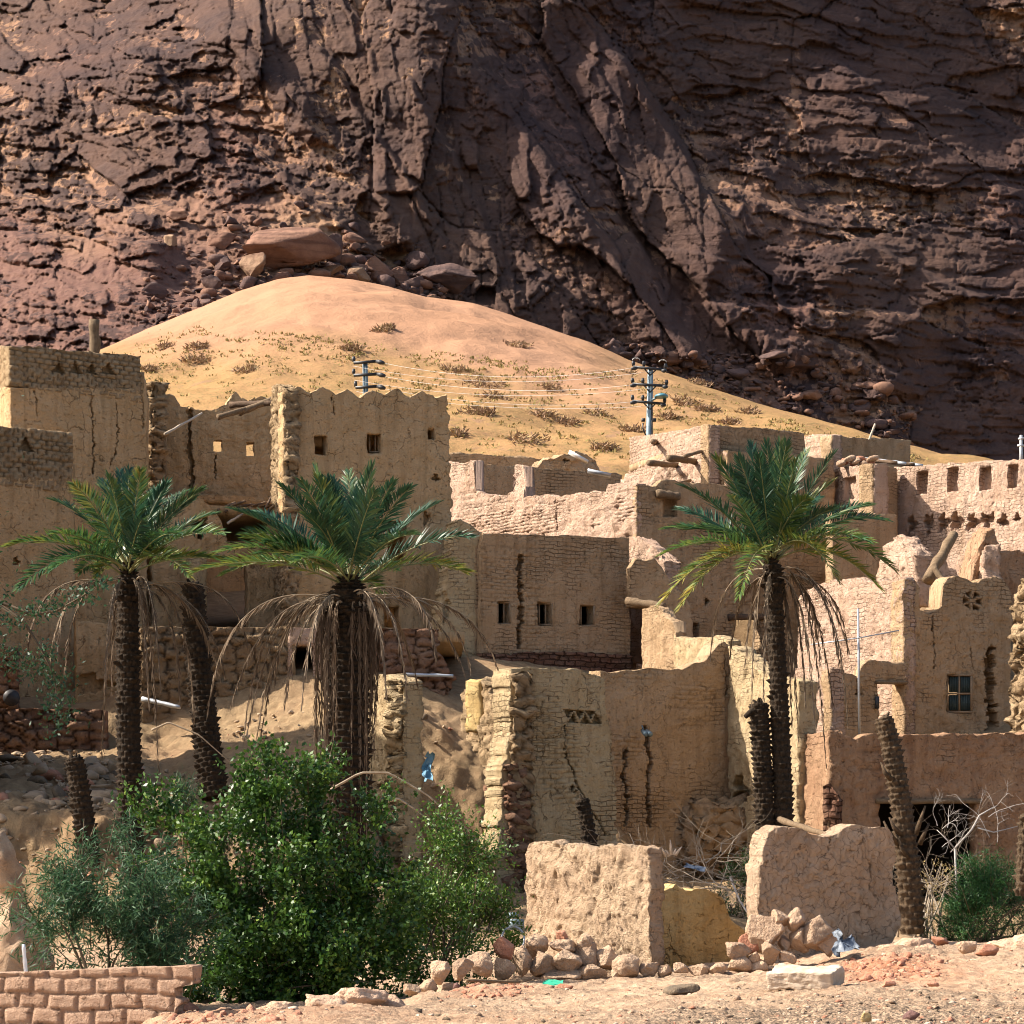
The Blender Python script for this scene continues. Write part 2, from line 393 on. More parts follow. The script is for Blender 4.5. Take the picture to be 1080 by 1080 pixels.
def cliff_m():
    m, nt = newmat('varnished_sandstone'); g = NT(nt)
    p = g.n('ShaderNodeNewGeometry').outputs['Position']
    va = g.n('ShaderNodeAttribute', attribute_name='varnish').outputs['Fac']
    rd = g.n('ShaderNodeAttribute', attribute_name='red').outputs['Fac']
    n1 = g.noise(p, .12, 6, .65); n2 = g.noise(p, .8, 8, .7)
    sv = g.map(p, (1.1, 1.1, .07)); ns = g.noise(sv, .8, 6, .65)
    sh = g.map(p, (.10, .10, 1.6)); nh = g.noise(sh, .8, 6, .65)
    rock = g.mix(g.ramp(n2, [(.33, 0), (.68, 1)]), (.28, .15, .082), (.56, .34, .19))
    rock = g.mix(g.ramp(nh, [(.45, 0), (.65, .6)]), rock, (.26, .15, .095))
    redc = g.mix(g.ramp(n2, [(.35, 0), (.65, 1)]), (.135, .068, .052), (.205, .11, .08))
    rock = g.mix(rd, rock, redc)
    f = g.math('ADD', va, g.math('MULTIPLY', g.math('SUBTRACT', ns, .5), 2.1))
    f = g.math('ADD', f, g.math('MULTIPLY', g.math('SUBTRACT', n2, .5), 1.0))
    f = g.ramp(f, [(.31, 0), (.50, 1)])
    varn = g.mix(g.ramp(n1, [(.35, 0), (.65, 1)]), (.036, .023, .025), (.092, .050, .038))
    col = g.mix(g.math('MULTIPLY', f, .88), rock, varn)
    h = g.math('ADD', g.math('MULTIPLY', n2, 1.0), g.math('MULTIPLY', nh, .5))
    g.out(col, h, .55, 1, .9, .2)
    return m
M['cliff'] = cliff_m()
def rock_m(name, c1, c2, c3):
    m, nt = newmat(name); g = NT(nt)
    p = g.n('ShaderNodeNewGeometry').outputs['Position']
    n = g.noise(p, .7, 8, .68); sh = g.map(p, (.2, .2, 2.0)); nh = g.noise(sh, .8, 5, .6)
    col = g.mix(g.ramp(n, [(.35, 0), (.65, 1)]), c1, c2)
    col = g.mix(g.ramp(nh, [(.5, 0), (.62, .7)]), col, c3)
    g.out(col, n, .4, 1, .92, .15)
    return m
M['roomshade'] = simple('painted_shade_black', (.025, .019, .015), (.045, .034, .026), 3, .02)  # near-black colour standing in for the shade inside the wide opening
M['slump'] = simple('slumped_mud', (.24, .16, .09), (.37, .255, .15), 3, .06)
M['mound'] = leafmat('dead_brush', [(0, (.25, .16, .105)), (.6, (.335, .215, .13)), (1, (.36, .27, .13))], .1, .85, .1)
M['bankstone'] = simple('dusty_stone', (.30, .215, .14), (.42, .31, .205), 5, .03)
M['earth_obj'] = simple('pink_earth', (.44, .28, .185), (.56, .385, .265), 7, .04)
M['boulder'] = rock_m('red_boulder', (.19, .10, .07), (.29, .165, .11), (.11, .06, .045))
M['boulderdark'] = rock_m('dark_boulder', (.10, .065, .06), (.17, .105, .085), (.06, .042, .042))
M['bouldertan'] = rock_m('tan_boulder', (.23, .14, .09), (.34, .22, .14), (.16, .09, .06))
# ================================================================== terrain (one sheet)
_cols = {
 -700: [(4,-.35),(27.5,-.3),(32,-.6),(45,-.5),(54,.0),(57,.6),(58.6,2.5),(67.6,4.2),(68.6,4.3),(69.2,5.4),(72,5.9),(77,7.4),(90,10),(100,13)],
 110:  [(4,-.25),(24,-.2),(27.5,-.1),(32,-.6),(45,-.5),(54,.0),(57,.6),(58.6,2.5),(67.6,4.2),(68.8,4.4),(69.4,5.4),(72,5.9),(77,7.4),(90,10),(100,13)],
 170:  [(4,.15),(28,.13),(32,-.7),(45,-.5),(54,.1),(57.5,.9),(59,2.2),(64,3.1),(69.9,4.6),(71.3,6.6),(77,7.6),(90,10),(100,13)],
 380:  [(4,.2),(29.5,.15),(33,-.7),(46,-.5),(54,.1),(58,1.0),(60,2.2),(64,4.2),(70,6.5),(71.3,7.0),(77,7.6),(90,10),(100,13)],
 445:  [(4,.2),(26,.15),(30,.02),(36.5,-.25),(37.8,-.4),(40,-.7),(46,-.5),(54,.0),(60,.3),(66,1.3),(66.9,3.4),(68.5,5.1),(71,6.3),(77,7.4),(90,10),(100,13)],
 505:  [(4,.2),(26,.15),(30,.02),(36,-.2),(40,-.36),(41.5,-.6),(48,-.4),(56,.0),(61,.4),(66,1.2),(67,2.9),(68.5,4.2),(71.5,5.8),(77,7.4),(90,10),(100,13)],
 560:  [(4,.2),(26,.15),(30,.0),(36,-.2),(42.5,-.42),(46,-.45),(54,.0),(62,.4),(66,.8),(71,5.6),(74,6.8),(79,7.4),(90,10.5),(100,13)],
 700:  [(4,.2),(26,.17),(31,.02),(36,-.12),(42,-.32),(46,-.36),(48,-.25),(56,.5),(66,.7),(72.2,.9),(73.6,6.2),(79,6.6),(88,7.2),(93,11.5),(100,13.5)],
 820:  [(4,.2),(26,.18),(33,.0),(38,-.14),(42.5,-.3),(45.5,-.2),(49,-.1),(58,.2),(66,.3),(71.5,.5),(73,4.6),(78,5.5),(89,6.6),(93,11.5),(100,13.5)],
 940:  [(4,.2),(26,.18),(36,.1),(44,.12),(45.5,.08),(49,-.1),(58,.0),(73.9,.1),(74.3,4.7),(75,5.0),(78,6.3),(86,9.8),(92,11.5),(100,13.5)],
 1800: [(4,.2),(45.5,.05),(49,-.1),(58,.0),(73.9,.1),(74.3,4.7),(75,5.0),(78,6.3),(86,9.8),(92,11.5),(100,13.5)],
}
_cpx = np.array(sorted(_cols))
def terrain(px, d):
    px = np.clip(np.asarray(px, float), _cpx[0], _cpx[-1]); d = np.asarray(d, float)
    px, d = np.broadcast_arrays(px, d)
    tab = []
    for c in _cpx:
        k = np.array(_cols[c]); tab.append(np.interp(d, k[:, 0], k[:, 1]))
    tab = np.array(tab)
    i = np.clip(np.searchsorted(_cpx, px, side='right') - 1, 0, len(_cpx) - 2)
    t = (px - _cpx[i]) / (_cpx[i + 1] - _cpx[i])
    a = np.take_along_axis(tab, i[None], 0)[0]; b = np.take_along_axis(tab, (i + 1)[None], 0)[0]
    return a + (b - a) * t
def ground_z(px, d): return float(terrain(np.array([px]), np.array([d]))[0])
def gpt(px, d, dz=0): return np.array([kx(px) * d, d, ground_z(px, d) + dz])

def grid_faces(n, m, flip=False):
    i = np.arange(n * m).reshape(n, m)
    f = np.stack([i[:-1, :-1], i[1:, :-1], i[1:, 1:], i[:-1, 1:]], -1).reshape(-1, 4)
    return f[:, ::-1] if flip else f

def build_ground():
    pxs = np.concatenate([np.arange(-4000, -700, 300), np.arange(-700, -40, 22), np.arange(-40, 1122, 2.6), np.arange(1122, 1800, 22), np.arange(1800, 5300, 300)])
    ds = np.concatenate([np.arange(4, 22, .8), np.exp(np.linspace(math.log(22), math.log(48), 620)), np.arange(48.1, 74, .09), np.arange(74, 104, .6), [110, 130, 160, 200, 300, 500, 900, 1600, 2600]])
    PX, D = np.meshgrid(pxs, ds, indexing='ij')
    Z = terrain(PX, D)
    X = kx(PX) * D
    P = np.stack([X, D, Z], -1)
    near = sstep(48, 44, D)
    bank = sstep(50, 57, D) * sstep(73, 69, D)
    fr = P * [.5, .5, .5]
    n1 = fbm(P * .45, 4); n2 = fbm(P * 2.2, 4)
    rid = 1 - np.abs(perlin(P * 1.4))
    edge_rough = sstep(24, 30, D) * near
    zoff = near * (n1 * .06 + n2 * .028 * (0.4 + edge_rough) + .034 * fbm(P * 6.5, 3)) + bank * (n1 * .26 + n2 * .08 + .10 * (rid - .6) + .05 * fbm(P * 5.5, 3)) + (1 - near - bank).clip(0, 1) * n1 * .1
    # eroded vertical earth bank: horizontal push
    Yoff = bank * (fbm(P * [.8, .5, .7] + 9, 4) * .42) * sstep(62, 58, D)
    # crumbly lip of the foreground
    lip = np.zeros_like(Z)
    for c, (e) in {150: 28.3, 400: 30.3}.items(): pass
    P[..., 2] += zoff; P[..., 1] += Yoff
    lump = np.maximum(0, perlin(P * [3.1, 3.1, 3.1] + 3) - .1)
    P[..., 2] += near * lump * .09 * sstep(31, 42, D)
    zone = sstep(48, 53, D)
    g1 = fbm(np.stack([X * .35, D * .18, 0 * X], -1) + 4, 3)
    gravel = near * np.clip(sstep(33, 27, D) * sstep(.1, 2.2, X) * 1.1 + sstep(-.05, .4, g1) * .6, 0, 1)
    cx, cy = kx(930) * 36, 36
    reds = near * np.clip(np.exp(-(((X - kx(925) * 38) / 1.1) ** 2 + ((D - 38) / 3.4) ** 2)) * 1.3 + np.exp(-(((X - kx(300) * 29) / 1.8) ** 2 + ((D - 28) / 2) ** 2)) * .4 + np.exp(-(((X - kx(520) * 38) / .9) ** 2 + ((D - 37) / 2.) ** 2)) * .5, 0, 1)
    n, m = P.shape[:2]
    o = mobj('ground', P.reshape(-1, 3), [grid_faces(n, m)], M['earth'], attrs={'zone': zone.ravel(), 'gravel': gravel.ravel(), 'reds': reds.ravel()})
    tag(o, kind='structure')
build_ground()

# ================================================================== dune
_crest = np.array([(-500,560,180),(-200,500,185),(0,425,190),(100,371,192),(150,349,196),(200,329,202),(250,308,208),(290,295,214),(325,290.5,217),(370,294,217),(410,302,216),(450,313,214),(500,320,211),(540,333,207),(580,347,202),(620,360,197),(660,378,192),(720,399,184),(800,426,174),(900,452,163),(960,472,157),(1010,487,152),(1080,503,147),(1300,560,140),(1700,640,130)], float)
def crest(px): return np.interp(px, _crest[:, 0], _crest[:, 1]), np.interp(px, _crest[:, 0], _crest[:, 2])
def dune_z(px, d):
    r, dc = crest(px)
    zc = CZ + (HZ - r) * KP * dc
    z0 = 15.0; d0 = 101.0
    t = (d - d0) / (dc - d0)
    f = np.where(t < 1, t + .20 * t * (1 - t), 1 - (t - 1) * 1.5 - 8 * (t - 1) ** 2)
    return z0 + (zc - z0) * f
def build_dune():
    pxs = np.concatenate([np.arange(-500, -20, 20), np.arange(-20, 1102, 3.5), np.arange(1102, 1700, 20)])
    ts = np.concatenate([np.linspace(-.03, .8, 260), np.linspace(.803, 1.06, 160), np.linspace(1.07, 1.6, 20)])
    PX, T = np.meshgrid(pxs, ts, indexing='ij')
    # smooth crest a little
    r, dc = crest(PX)
    D = 101 + (dc - 101) * T
    Z = dune_z(PX, D)
    X = kx(PX) * D
    P = np.stack([X, D, Z], -1)
    fade = sstep(1.02, .8, T)
    Z = Z + fbm(P * [.05, .05, .02], 3) * 1.3 * fade + fbm(P * [.3, .3, .1], 3) * .16 * (.3 + fade)
    P[..., 2] = Z
    # clean blown sand near the crest, rough grassy foot
    row = HZ - (Z - CZ) / D / KP
    g = sstep(0, 1, (row - (338 + 60 * sstep(250, 700, PX) + 22 * fbm(P * .06 + 5, 4))) / 60)
    g = np.maximum(g, sstep(560, 760, PX))
    n, m = P.shape[:2]
    o = mobj('sand_dune', P.reshape(-1, 3), [grid_faces(n, m)], M['dune'], smooth=True, attrs={'grass': g.ravel()})
    tag(o, kind='structure')
    return P
DUNE = build_dune()

# ================================================================== cliff
def hash_f(c, k): return (np.sin(c * 91.7 + k * 13.1) * 43758.5453) % 1.0
def build_cliff():
    px = np.concatenate([np.arange(-620, -30, 9.), np.arange(-30, 1112, 1.55), np.arange(1112, 1720, 9.)])
    row = np.concatenate([np.arange(600, 510, -4.), np.arange(510, -25, -1.55), np.arange(-30, -520, -8.)])
    PX, RW = np.meshgrid(px, row, indexing='ij')
    X = (PX - 540) * .0895; Z = -RW * .0895
    z0 = np.zeros_like(X)
    P3 = np.stack([X, z0, Z], -1)
    # large form
    rb, dcr = crest(PX)
    Dbase = np.interp(PX, [-600, 0, 150, 320, 500, 700, 900, 1080, 1700], [205, 212, 218, 232, 240, 247, 254, 262, 300])
    slope = np.interp(PX, [-600, 0, 200, 330, 450, 600, 1100], [.21, .21, .17, .125, .10, .095, .09])
    rowb = np.interp(PX, [-600, 0, 320, 500, 660, 1000, 1700], [420, 400, 300, 330, 390, 480, 520])
    # left apron gets steeper higher up
    up = rowb - RW
    D = Dbase + slope * up
    left = sstep(420, 250, PX)
    D -= left * 9 * sstep(120, 330, up) * sstep(420, 330, up + 60)
    warp = vfbm(P3 * .06, 3)
    wx = X + warp[..., 0] * .7 + .18 * perlin(P3 * .9); wz = Z + warp[..., 2] * .7 + .18 * perlin(P3 * .9 + 7)
    disp = np.zeros_like(X)
    nb = 26 * fbm(P3 * .09 + 200, 3)
    wL = sstep(0, 1, (150 + RW * .95 - PX + nb + 60) / 60)                      # broken apron on the left
    wR = sstep(0, 1, (PX + nb * 1.6 - (640 + .42 * RW)) / 70)                   # bedded cliff on the right
    wB = (1 - wL) * (1 - wR) * sstep(0, 1, (PX + nb - (470 + .15 * RW)) / 60)   # leaning slabs
    wA = (1 - wL) * (1 - wR) - wB                                                # upright joint faces
    right = 1 - wL
    def lay(sx, sz, ang, seed, off, tilt, crack, cw=.07, jit=0):
        a = math.radians(ang); ca, sa = math.cos(a), math.sin(a)
        u = (wx * ca - wz * sa) / sx; v = (wx * sa + wz * ca) / sz
        c, f, g, r, du, dv = cells(u, v, seed, True)
        return (c - .5) * off + tilt * (((r - .35) * du * sx) + ((hash_f(c, 3) - .62) * dv * sz)) - crack * sstep(cw, 0, g), c, r
    A1, ca1, ra1 = lay(8.0, 17, -5, 5, 3.0, .14, .4, .03); A2, ca2, _ = lay(2.2, 3.2, -4, 6, 1.3, .28, .25, .06)
    B1, cb1, rb1 = lay(5.2, 22, -34, 15, 3.4, .16, .4, .03); B2, cb2, _ = lay(1.6, 4.2, -33, 16, 1.2, .3, .22, .06)
    R1, cr1, rr1 = lay(14, 5.6, 7, 25, 2.6, .14, .3, .03); R2, cr2, _ = lay(4.4, 1.15, 7, 26, 1.5, .3, .2, .06)
    L1, cl1, rl1 = lay(6.2, 3.4, 12, 35, 2.3, .25, .3, .04); L2, cl2, _ = lay(2.4, 1.1, 9, 36, 1.4, .35, .22, .06)
    sl0 = (wA * (ca1 > .36) + wB * (cb1 > .34) + wR * (cr1 > .5)) * .4
    disp += wA * (A1 + A2 * (1 - sl0)) + wB * (B1 + B2 * (1 - sl0)) + wR * (R1 + R2 * (1 - sl0)) + wL * (L1 + L2)
    c1 = wA * ca1 + wB * cb1 + wR * cr1 + wL * cl1; c2 = wA * ca2 + wB * cb2 + wR * cr2 + wL * cl2; r1 = wA * ra1 + wB * rb1 + wR * rr1 + wL * rl1
    F1, cf1, _ = lay(1.2, .8, 0, 45, .8, .5, .16, .09); F2, cf2, _ = lay(2.4, .42, 5, 46, .75, .3, .14, .1); F3, cf3, _ = lay(.5, .42, -12, 47, .4, .5, .08)
    m1 = sstep(-.25, .2, fbm(P3 * .10 + 60, 3))
    slab = (wA * (ca1 > .36) + wB * (cb1 > .34) + wR * (cr1 > .5) + .5 * wL * (cl1 > .75)) * sstep(-.45, -.1, fbm(P3 * .09 + 310, 2))
    disp += (1 - .74 * slab) * ((.45 + .55 * m1) * (F1 + F3) + (1 - .75 * wB - .6 * wA) * sstep(-.3, .15, fbm(P3 * .08 + 160, 2)) * F2)
    J1, cj1, _ = lay(1.5, 9, -6, 55, .55, .25, .3, .05); J2, cj2, _ = lay(5, .9, 8, 56, .5, .25, .2, .06)
    disp += slab * ((wA + wB * .8) * J1 + (wR + .3 * wA) * J2)
    # buttresses leaning down to the right overlap one another
    q = (wx * .74 + wz * .56) / 15.0 + .25
    fr = q - np.floor(q); saw = np.where(fr < .82, fr / .82, (1 - fr) / .18)
    disp += right * (1 - .6 * wR) * saw * (1.4 + 3.4 * hash2(np.floor(q).astype(np.int64), 3))
    disp += fbm(P3 * .045 + 11, 3) * 3.6 + fbm(P3 * .8 + 5, 3) * .22 * (1 - .6 * slab)
    # long ledges running down to the right across the face
    for (x0, y0, x1, y1, a, wd) in ((560, 40, 770, 430, 1.6, 5), (640, 30, 835, 335, 2.0, 5), (835, 335, 965, 402, 1.8, 4), (700, 165, 1085, 330, 1.5, 4), (335, 40, 475, 262, 1.6, 5), (140, 50, 430, 288, 1.8, 4), (880, 60, 1090, 215, 1.4, 4), (690, 262, 900, 292, 1.1, 3), (700, 318, 1000, 330, 1.2, 3), (430, 70, 560, 330, 1.4, 5)):
        dx, dy = x1 - x0, y1 - y0; ln = math.hypot(dx, dy)
        sd = ((PX - x0) * -dy + (RW - y0) * dx) / ln + 7 * perlin(P3 * .16 + x0) + 3 * perlin(P3 * .6 + y0)      # below / left of the line is positive
        tt = ((PX - x0) * dx + (RW - y0) * dy) / ln / ln
        disp += a * sstep(-.05, .12, tt) * sstep(1.05, .85, tt) * sstep(-2, wd, sd) * sstep(95, 20, sd)
    left = wL
    # three long ledges of the lower left apron
    low = sstep(330, 200, PX) * sstep(150, 240, RW)
    for (r0, r1, k, a) in ((244, 262, 1, 3.4), (300, 306, 1, 2.0), (205, 225, 1, 2.8), (345, 350, 1, 1.5)):
        line = r0 + (r1 - r0) * PX / 260 + 7 * perlin(np.stack([PX * .02, z0 + r0, z0], -1)) + 3 * perlin(np.stack([PX * .09, z0 + r0, z0], -1))
        disp += low * a * sstep(line - 1.5, line + 3, RW)
    # gentle debris apron between the ledges and the dune
    tal = sstep(150, 200, PX) * sstep(400, 340, PX) * sstep(195, 225, RW) * sstep(330, 300, RW)
    tal = np.maximum(tal, sstep(560, 640, PX) * sstep(930, 840, PX) * sstep(0, 1, (RW - (376 + .06 * (PX - 600) - 8)) / 14) * sstep(-.5, .3, fbm(P3 * .1 + 3, 2) + .25))
    rub = (cells(X / .8, Z / .55, 41)[0] - .5) * .8 + fbm(P3 * 1.3, 3) * .35 
    disp = disp * (1 - tal * .85) + tal * (rub + 1.2)
    D = D - disp * 1.15
    Zw = CZ + (HZ - RW) * KP * D
    Xw = kx(PX) * D
    P = np.stack([Xw, D, Zw], -1)
    # varnish: a property of each joint face
    va = .62 * c1 + .42 * c2 + .34 * cf1 + .22 * cf2 - .18 + .22 * fbm(P3 * .06 + 70, 3) + .0
    va += .15 * left * sstep(260, 60, RW) + .12 * (cj1 - .5) * (wA + wB) + .32 * slab + .06 * right + .12 * sstep(330, 120, RW) * sstep(480, 640, PX) - .16 * left - .5 * tal
    # a few pale scars
    for (sx, sy, rx, ry, a) in ((838, 105, 9, 52, .8), (960, 120, 40, 40, .45), (1065, 20, 30, 26, .9), (905, 110, 60, 60, .2), (440, 100, 30, 40, .4), (600, 380, 90, 70, -.1), (900, 330, 110, 14, .55), (740, 290, 60, 90, .25), (470, 180, 25, 30, .4)):
        va -= a * np.exp(-(((PX - sx) / rx) ** 2 + ((RW - sy) / ry) ** 2))
    red = np.clip(.30 + .15 * left + .8 * fbm(P3 * .05 + 30, 3) + .35 * low + .25 * sstep(500, 620, PX) * (r1 > .5) * 1.0, 0, 1)
    n, m = P.shape[:2]
    o = mobj('cliff', P.reshape(-1, 3), [grid_faces(n, m)], M['cliff'], attrs={'varnish': va.ravel(), 'red': red.ravel()})
    tag(o, kind='structure')
    return px, row, D
CLIFF = build_cliff()
def cliff_d(px, rw):
    i = int(np.argmin(np.abs(CLIFF[0] - px))); j = int(np.argmin(np.abs(CLIFF[1] - rw)))
    return float(CLIFF[2][i, j])
# ================================================================== mud walls
def _hole(h, rng):
    k = h[0]
    if k == 'rect':
        _, x0, y0, x1, y1 = h[:5]
        return (x0, y0, x1, y1), (lambda X, Y: (X > x0) & (X < x1) & (Y > y0) & (Y < y1)), False
    if k == 'tri':
        _, cx, yb, w, hh = h[:5]
        return (cx - w / 2, yb - hh, cx + w / 2, yb), (lambda X, Y: (Y < yb) & (Y > yb - hh) & (np.abs(X - cx) < w / 2 * (Y - (yb - hh)) / hh)), True
    if k == 'inv':
        _, cx, yb, w, hh = h[:5]
        return (cx - w / 2, yb - hh, cx + w / 2, yb), (lambda X, Y: (Y < yb) & (Y > yb - hh) & (np.abs(X - cx) < w / 2 * (yb - Y) / hh)), True
    if k == 'blob':
        _, cx, cy, rx, ry = h[:5]; ph = rng.uniform(0, 9)
        def t(X, Y):
            a = np.arctan2((Y - cy) / ry, (X - cx) / rx)
            r = 1 + .22 * np.sin(3 * a + ph) + .16 * np.sin(5 * a + 2 * ph) + .1 * np.sin(9 * a + ph)
            return ((X - cx) / rx) ** 2 + ((Y - cy) / ry) ** 2 < r * r * .8
        return (cx - rx * 1.2, cy - ry * 1.2, cx + rx * 1.2, cy + ry * 1.2), t, True
    if k == 'crack':
        _, P, w = h[:3]; P = np.array(P, float)
        def t(X, Y):
            best = np.full(X.shape, 99.)
            for a, b in zip(P[:-1], P[1:]):
                d = b - a; L = d @ d
                s = np.clip(((X - a[0]) * d[0] + (Y - a[1]) * d[1]) / L, 0, 1)
                jx = .9 * np.sin(Y * .31 + a[0]) + .5 * np.sin(Y * 1.1 + 2 * a[0]) + .5 * (hash2(np.floor(Y / 2.2).astype(np.int64), int(a[0])) - .5)
                best = np.minimum(best, np.hypot(X - a[0] - s * d[0] + jx * .8, Y - a[1] - s * d[1]))
            return best < w * (.45 + .95 * hash2(np.floor(Y / 4.6).astype(np.int64), int(P[0, 0]) + (X > P[:, 0].mean()).astype(np.int64)))
        return (P[:, 0].min() - w - 2, P[:, 1].min() - w, P[:, 0].max() + w + 2, P[:, 1].max() + w), t, True
    if k == 'star':
        _, cx, cy, r = h[:4]
        def t(X, Y):
            rr = np.hypot(X - cx, Y - cy); a = np.arctan2(Y - cy, X - cx) - math.pi / 2
            f = np.abs(((a / (math.pi / 3)) % 1) - .5) * 2          # 1 on the spokes
            return (rr < r) & (rr > 1.2) & ((1 - f) * (math.pi / 6) * rr > 1.25)
        return (cx - r, cy - r, cx + r, cy + r), t, True

_wc = [0]
def wall(name, mat, a, b, top, base, parent, thick=.45, holes=(), res=.09, amp=.03, batter=0., left=None, right=None, jag=.05,
         brick=None, world=False, wav=.05, fine=.03, ndepth=.24, kind=None, notch=0, seed=None, tres=.14, rubble=None, pits=0.):
    """wall on the line a->b ((picture column, distance) or plan xy if world); top: outline points or one height; holes cut or recess it"""
    _wc[0] += 1
    rng = np.random.default_rng(seed if seed is not None else 1000 + _wc[0])
    if world: A = np.array(a, float); B = np.array(b, float)
    else: A = np.array([kx(a[0]) * a[1], a[1]]); B = np.array([kx(b[0]) * b[1], b[1]])
    L = np.linalg.norm(B - A); T = (B - A) / L
    n = np.array([T[1], -T[0]])
    if n @ (-(A + B) / 2) < 0: n = -n
    def u_of(px, py=None):
        k = (np.asarray(px, float) - 540) * KP
        return (k * A[1] - A[0]) / (T[0] - k * T[1])
    def y_of(u): return A[1] + u * T[1]
    def px_of(u): return 540 + (A[0] + u * T[0]) / y_of(u) / KP
    def z_of(u, py): return CZ + (HZ - py) * KP * y_of(u)
    if np.isscalar(top) and world: tu = np.array([0, L]); tz = np.array([top, top], float)
    else:
        if np.isscalar(top): top = [(px_of(0), top), (px_of(L), top)]
        tp = np.array(top, float); tu = u_of(tp[:, 0]); tz = z_of(tu, tp[:, 1])
        o = np.argsort(tu, kind='stable'); tu = tu[o]; tz = tz[o]
    z0 = base if world else min(z_of(0, base), z_of(L, base))
    zt = tz.max() + jag + .05
    us = list(np.linspace(0, L, max(2, int(round(L / res)) + 1))); zs = list(np.linspace(z0, zt, max(2, int(round((zt - z0) / res)) + 1)))
    if top is not None and not world:
        for v in tu: 
            if 0 < v < L: us.append(v)
    H = []
    def insert(arr, lo, hi, f):
        lo, hi = min(lo, hi), max(lo, hi)
        arr = [v for v in arr if abs(v - lo) > .35 * res and abs(v - hi) > .35 * res]
        if f:
            arr = [v for v in arr if v < lo or v > hi]; arr += list(np.linspace(lo, hi, max(2, int((hi - lo) / fine) + 1)))
        else: arr += [lo, hi]
        return arr
    for h in holes:
        bb, t, f = _hole(h, rng)
        u0, u1 = u_of(bb[0]), u_of(bb[2]); um = (u0 + u1) / 2
        us = insert(us, u0, u1, f); zs = insert(zs, z_of(um, bb[3]), z_of(um, bb[1]), f)
        H.append((t, 2 if 'niche' in h or h[0] == 'crack' else 0, um, bb))
    us = np.unique(np.round(np.clip(us, 0, L), 4)); zs = np.unique(np.round(zs, 4)); zs = zs[zs >= z0]
    us = us[np.concatenate([[True], np.diff(us) > .004])]; zs = zs[np.concatenate([[True], np.diff(zs) > .004])]
    ni, nj = len(us), len(zs)
    def topf(u):
        t = np.interp(u, tu, tz)
        if jag:
            t = t + jag * (fbm(np.stack([u * 1.1 + 7 * _wc[0], 0 * u, 0 * u + .5], -1), 3) * .9 + (hash2(np.floor(u / .22).astype(np.int64), _wc[0]) - .5) * .7)
        return t
    tv = topf(us)
    uc = (us[:-1] + us[1:]) / 2; zc = (zs[:-1] + zs[1:]) / 2
    UC, ZC = np.meshgrid(uc, zc, indexing='ij')
    st = (zs[None, :-1] < np.maximum(tv[:-1], tv[1:])[:, None] - .004).astype(int)
    lo = hi = None
    def edge(e, z):
        p = np.array(e, float); uu = u_of(p[:, 0]); zz = z_of(uu, p[:, 1]); o = np.argsort(zz)
        v = np.interp(z, zz[o], uu[o])
        return v + .10 * (hash2(np.floor(z / .16).astype(np.int64), 7 + _wc[0]) - .5) + .06 * perlin(np.stack([z * 2, z * 0, z * 0 + _wc[0]], -1))
    if left is not None: lo = edge(left, zs); st[us[1:, None] <= np.minimum(lo[:-1], lo[1:])[None, :] + .004] = 0
    if right is not None: hi = edge(right, zs); st[us[:-1, None] >= np.maximum(hi[:-1], hi[1:])[None, :] - .004] = 0
    for t, v, um, bb in H:
        Y = y_of(um); 
        PXC = 540 + (A[0] + UC * T[0]) / y_of(UC) / KP
        PYC = HZ - (ZC - CZ) / (KP * Y)
        m = t(PXC, PYC) & (st > 0); st[m] = v
    nl = max(2, int(math.ceil(thick / tres)) + 1); ts = np.linspace(0, thick, nl); kn = max(1, min(nl - 1, int(round(ndepth / (ts[1])))))
    if any(v == 2 for _, v, _, _ in H) and kn >= nl - 1 and nl > 2: kn = nl - 2
    # vertices
    U, Z = np.meshgrid(us, zs, indexing='ij')
    Zc = np.minimum(Z, tv[:, None])
    Uc = U.copy()
    if lo is not None: Uc = np.maximum(Uc, np.minimum(lo[None, :], L))
    if hi is not None: Uc = np.minimum(Uc, np.maximum(hi[None, :], 0))
    V = np.zeros((nl, ni, nj, 3)); 
    for l in range(nl):
        off = -ts[l] * 1.0 - batter * (Zc - z0) * (1 if l == 0 else 1 - ts[l] / thick)
        V[l, ..., 0] = A[0] + Uc * T[0] + n[0] * off
        V[l, ..., 1] = A[1] + Uc * T[1] + n[1] * off
        V[l, ..., 2] = Zc
    Q = []; UV = []
    ou = rng.uniform(0, 40); oz = rng.uniform(0, 5)
    I = np.arange(nl * ni * nj).reshape(nl, ni, nj)
    ref = U + ou, Z + oz
    def quads(sel, idx4, uv4):
        if sel.any():
            Q.append(np.stack([x[sel] for x in idx4], -1)); UV.append(np.stack([np.stack([x[0][sel], x[1][sel]], -1) for x in uv4], 1))
    sgn = 1 if (np.cross(np.append(T, 0), [0, 0, 1]) @ np.append(n, 0)) > 0 else -1
    def O(l4): return l4 if sgn > 0 else l4[::-1]
    def fr(l): 
        i4 = [I[l, :-1, :-1], I[l, 1:, :-1], I[l, 1:, 1:], I[l, :-1, 1:]]
        u4 = [(ref[0][:-1, :-1], ref[1][:-1, :-1]), (ref[0][1:, :-1], ref[1][1:, :-1]), (ref[0][1:, 1:], ref[1][1:, 1:]), (ref[0][:-1, 1:], ref[1][:-1, 1:])]
        return i4, u4
    i4, u4 = fr(0); quads(st == 1, O(i4), O(u4))
    if (st == 2).any(): i4, u4 = fr(kn); quads(st == 2, O(i4), O(u4))
    i4, u4 = fr(nl - 1); quads(st > 0, O(i4)[::-1], O(u4)[::-1])
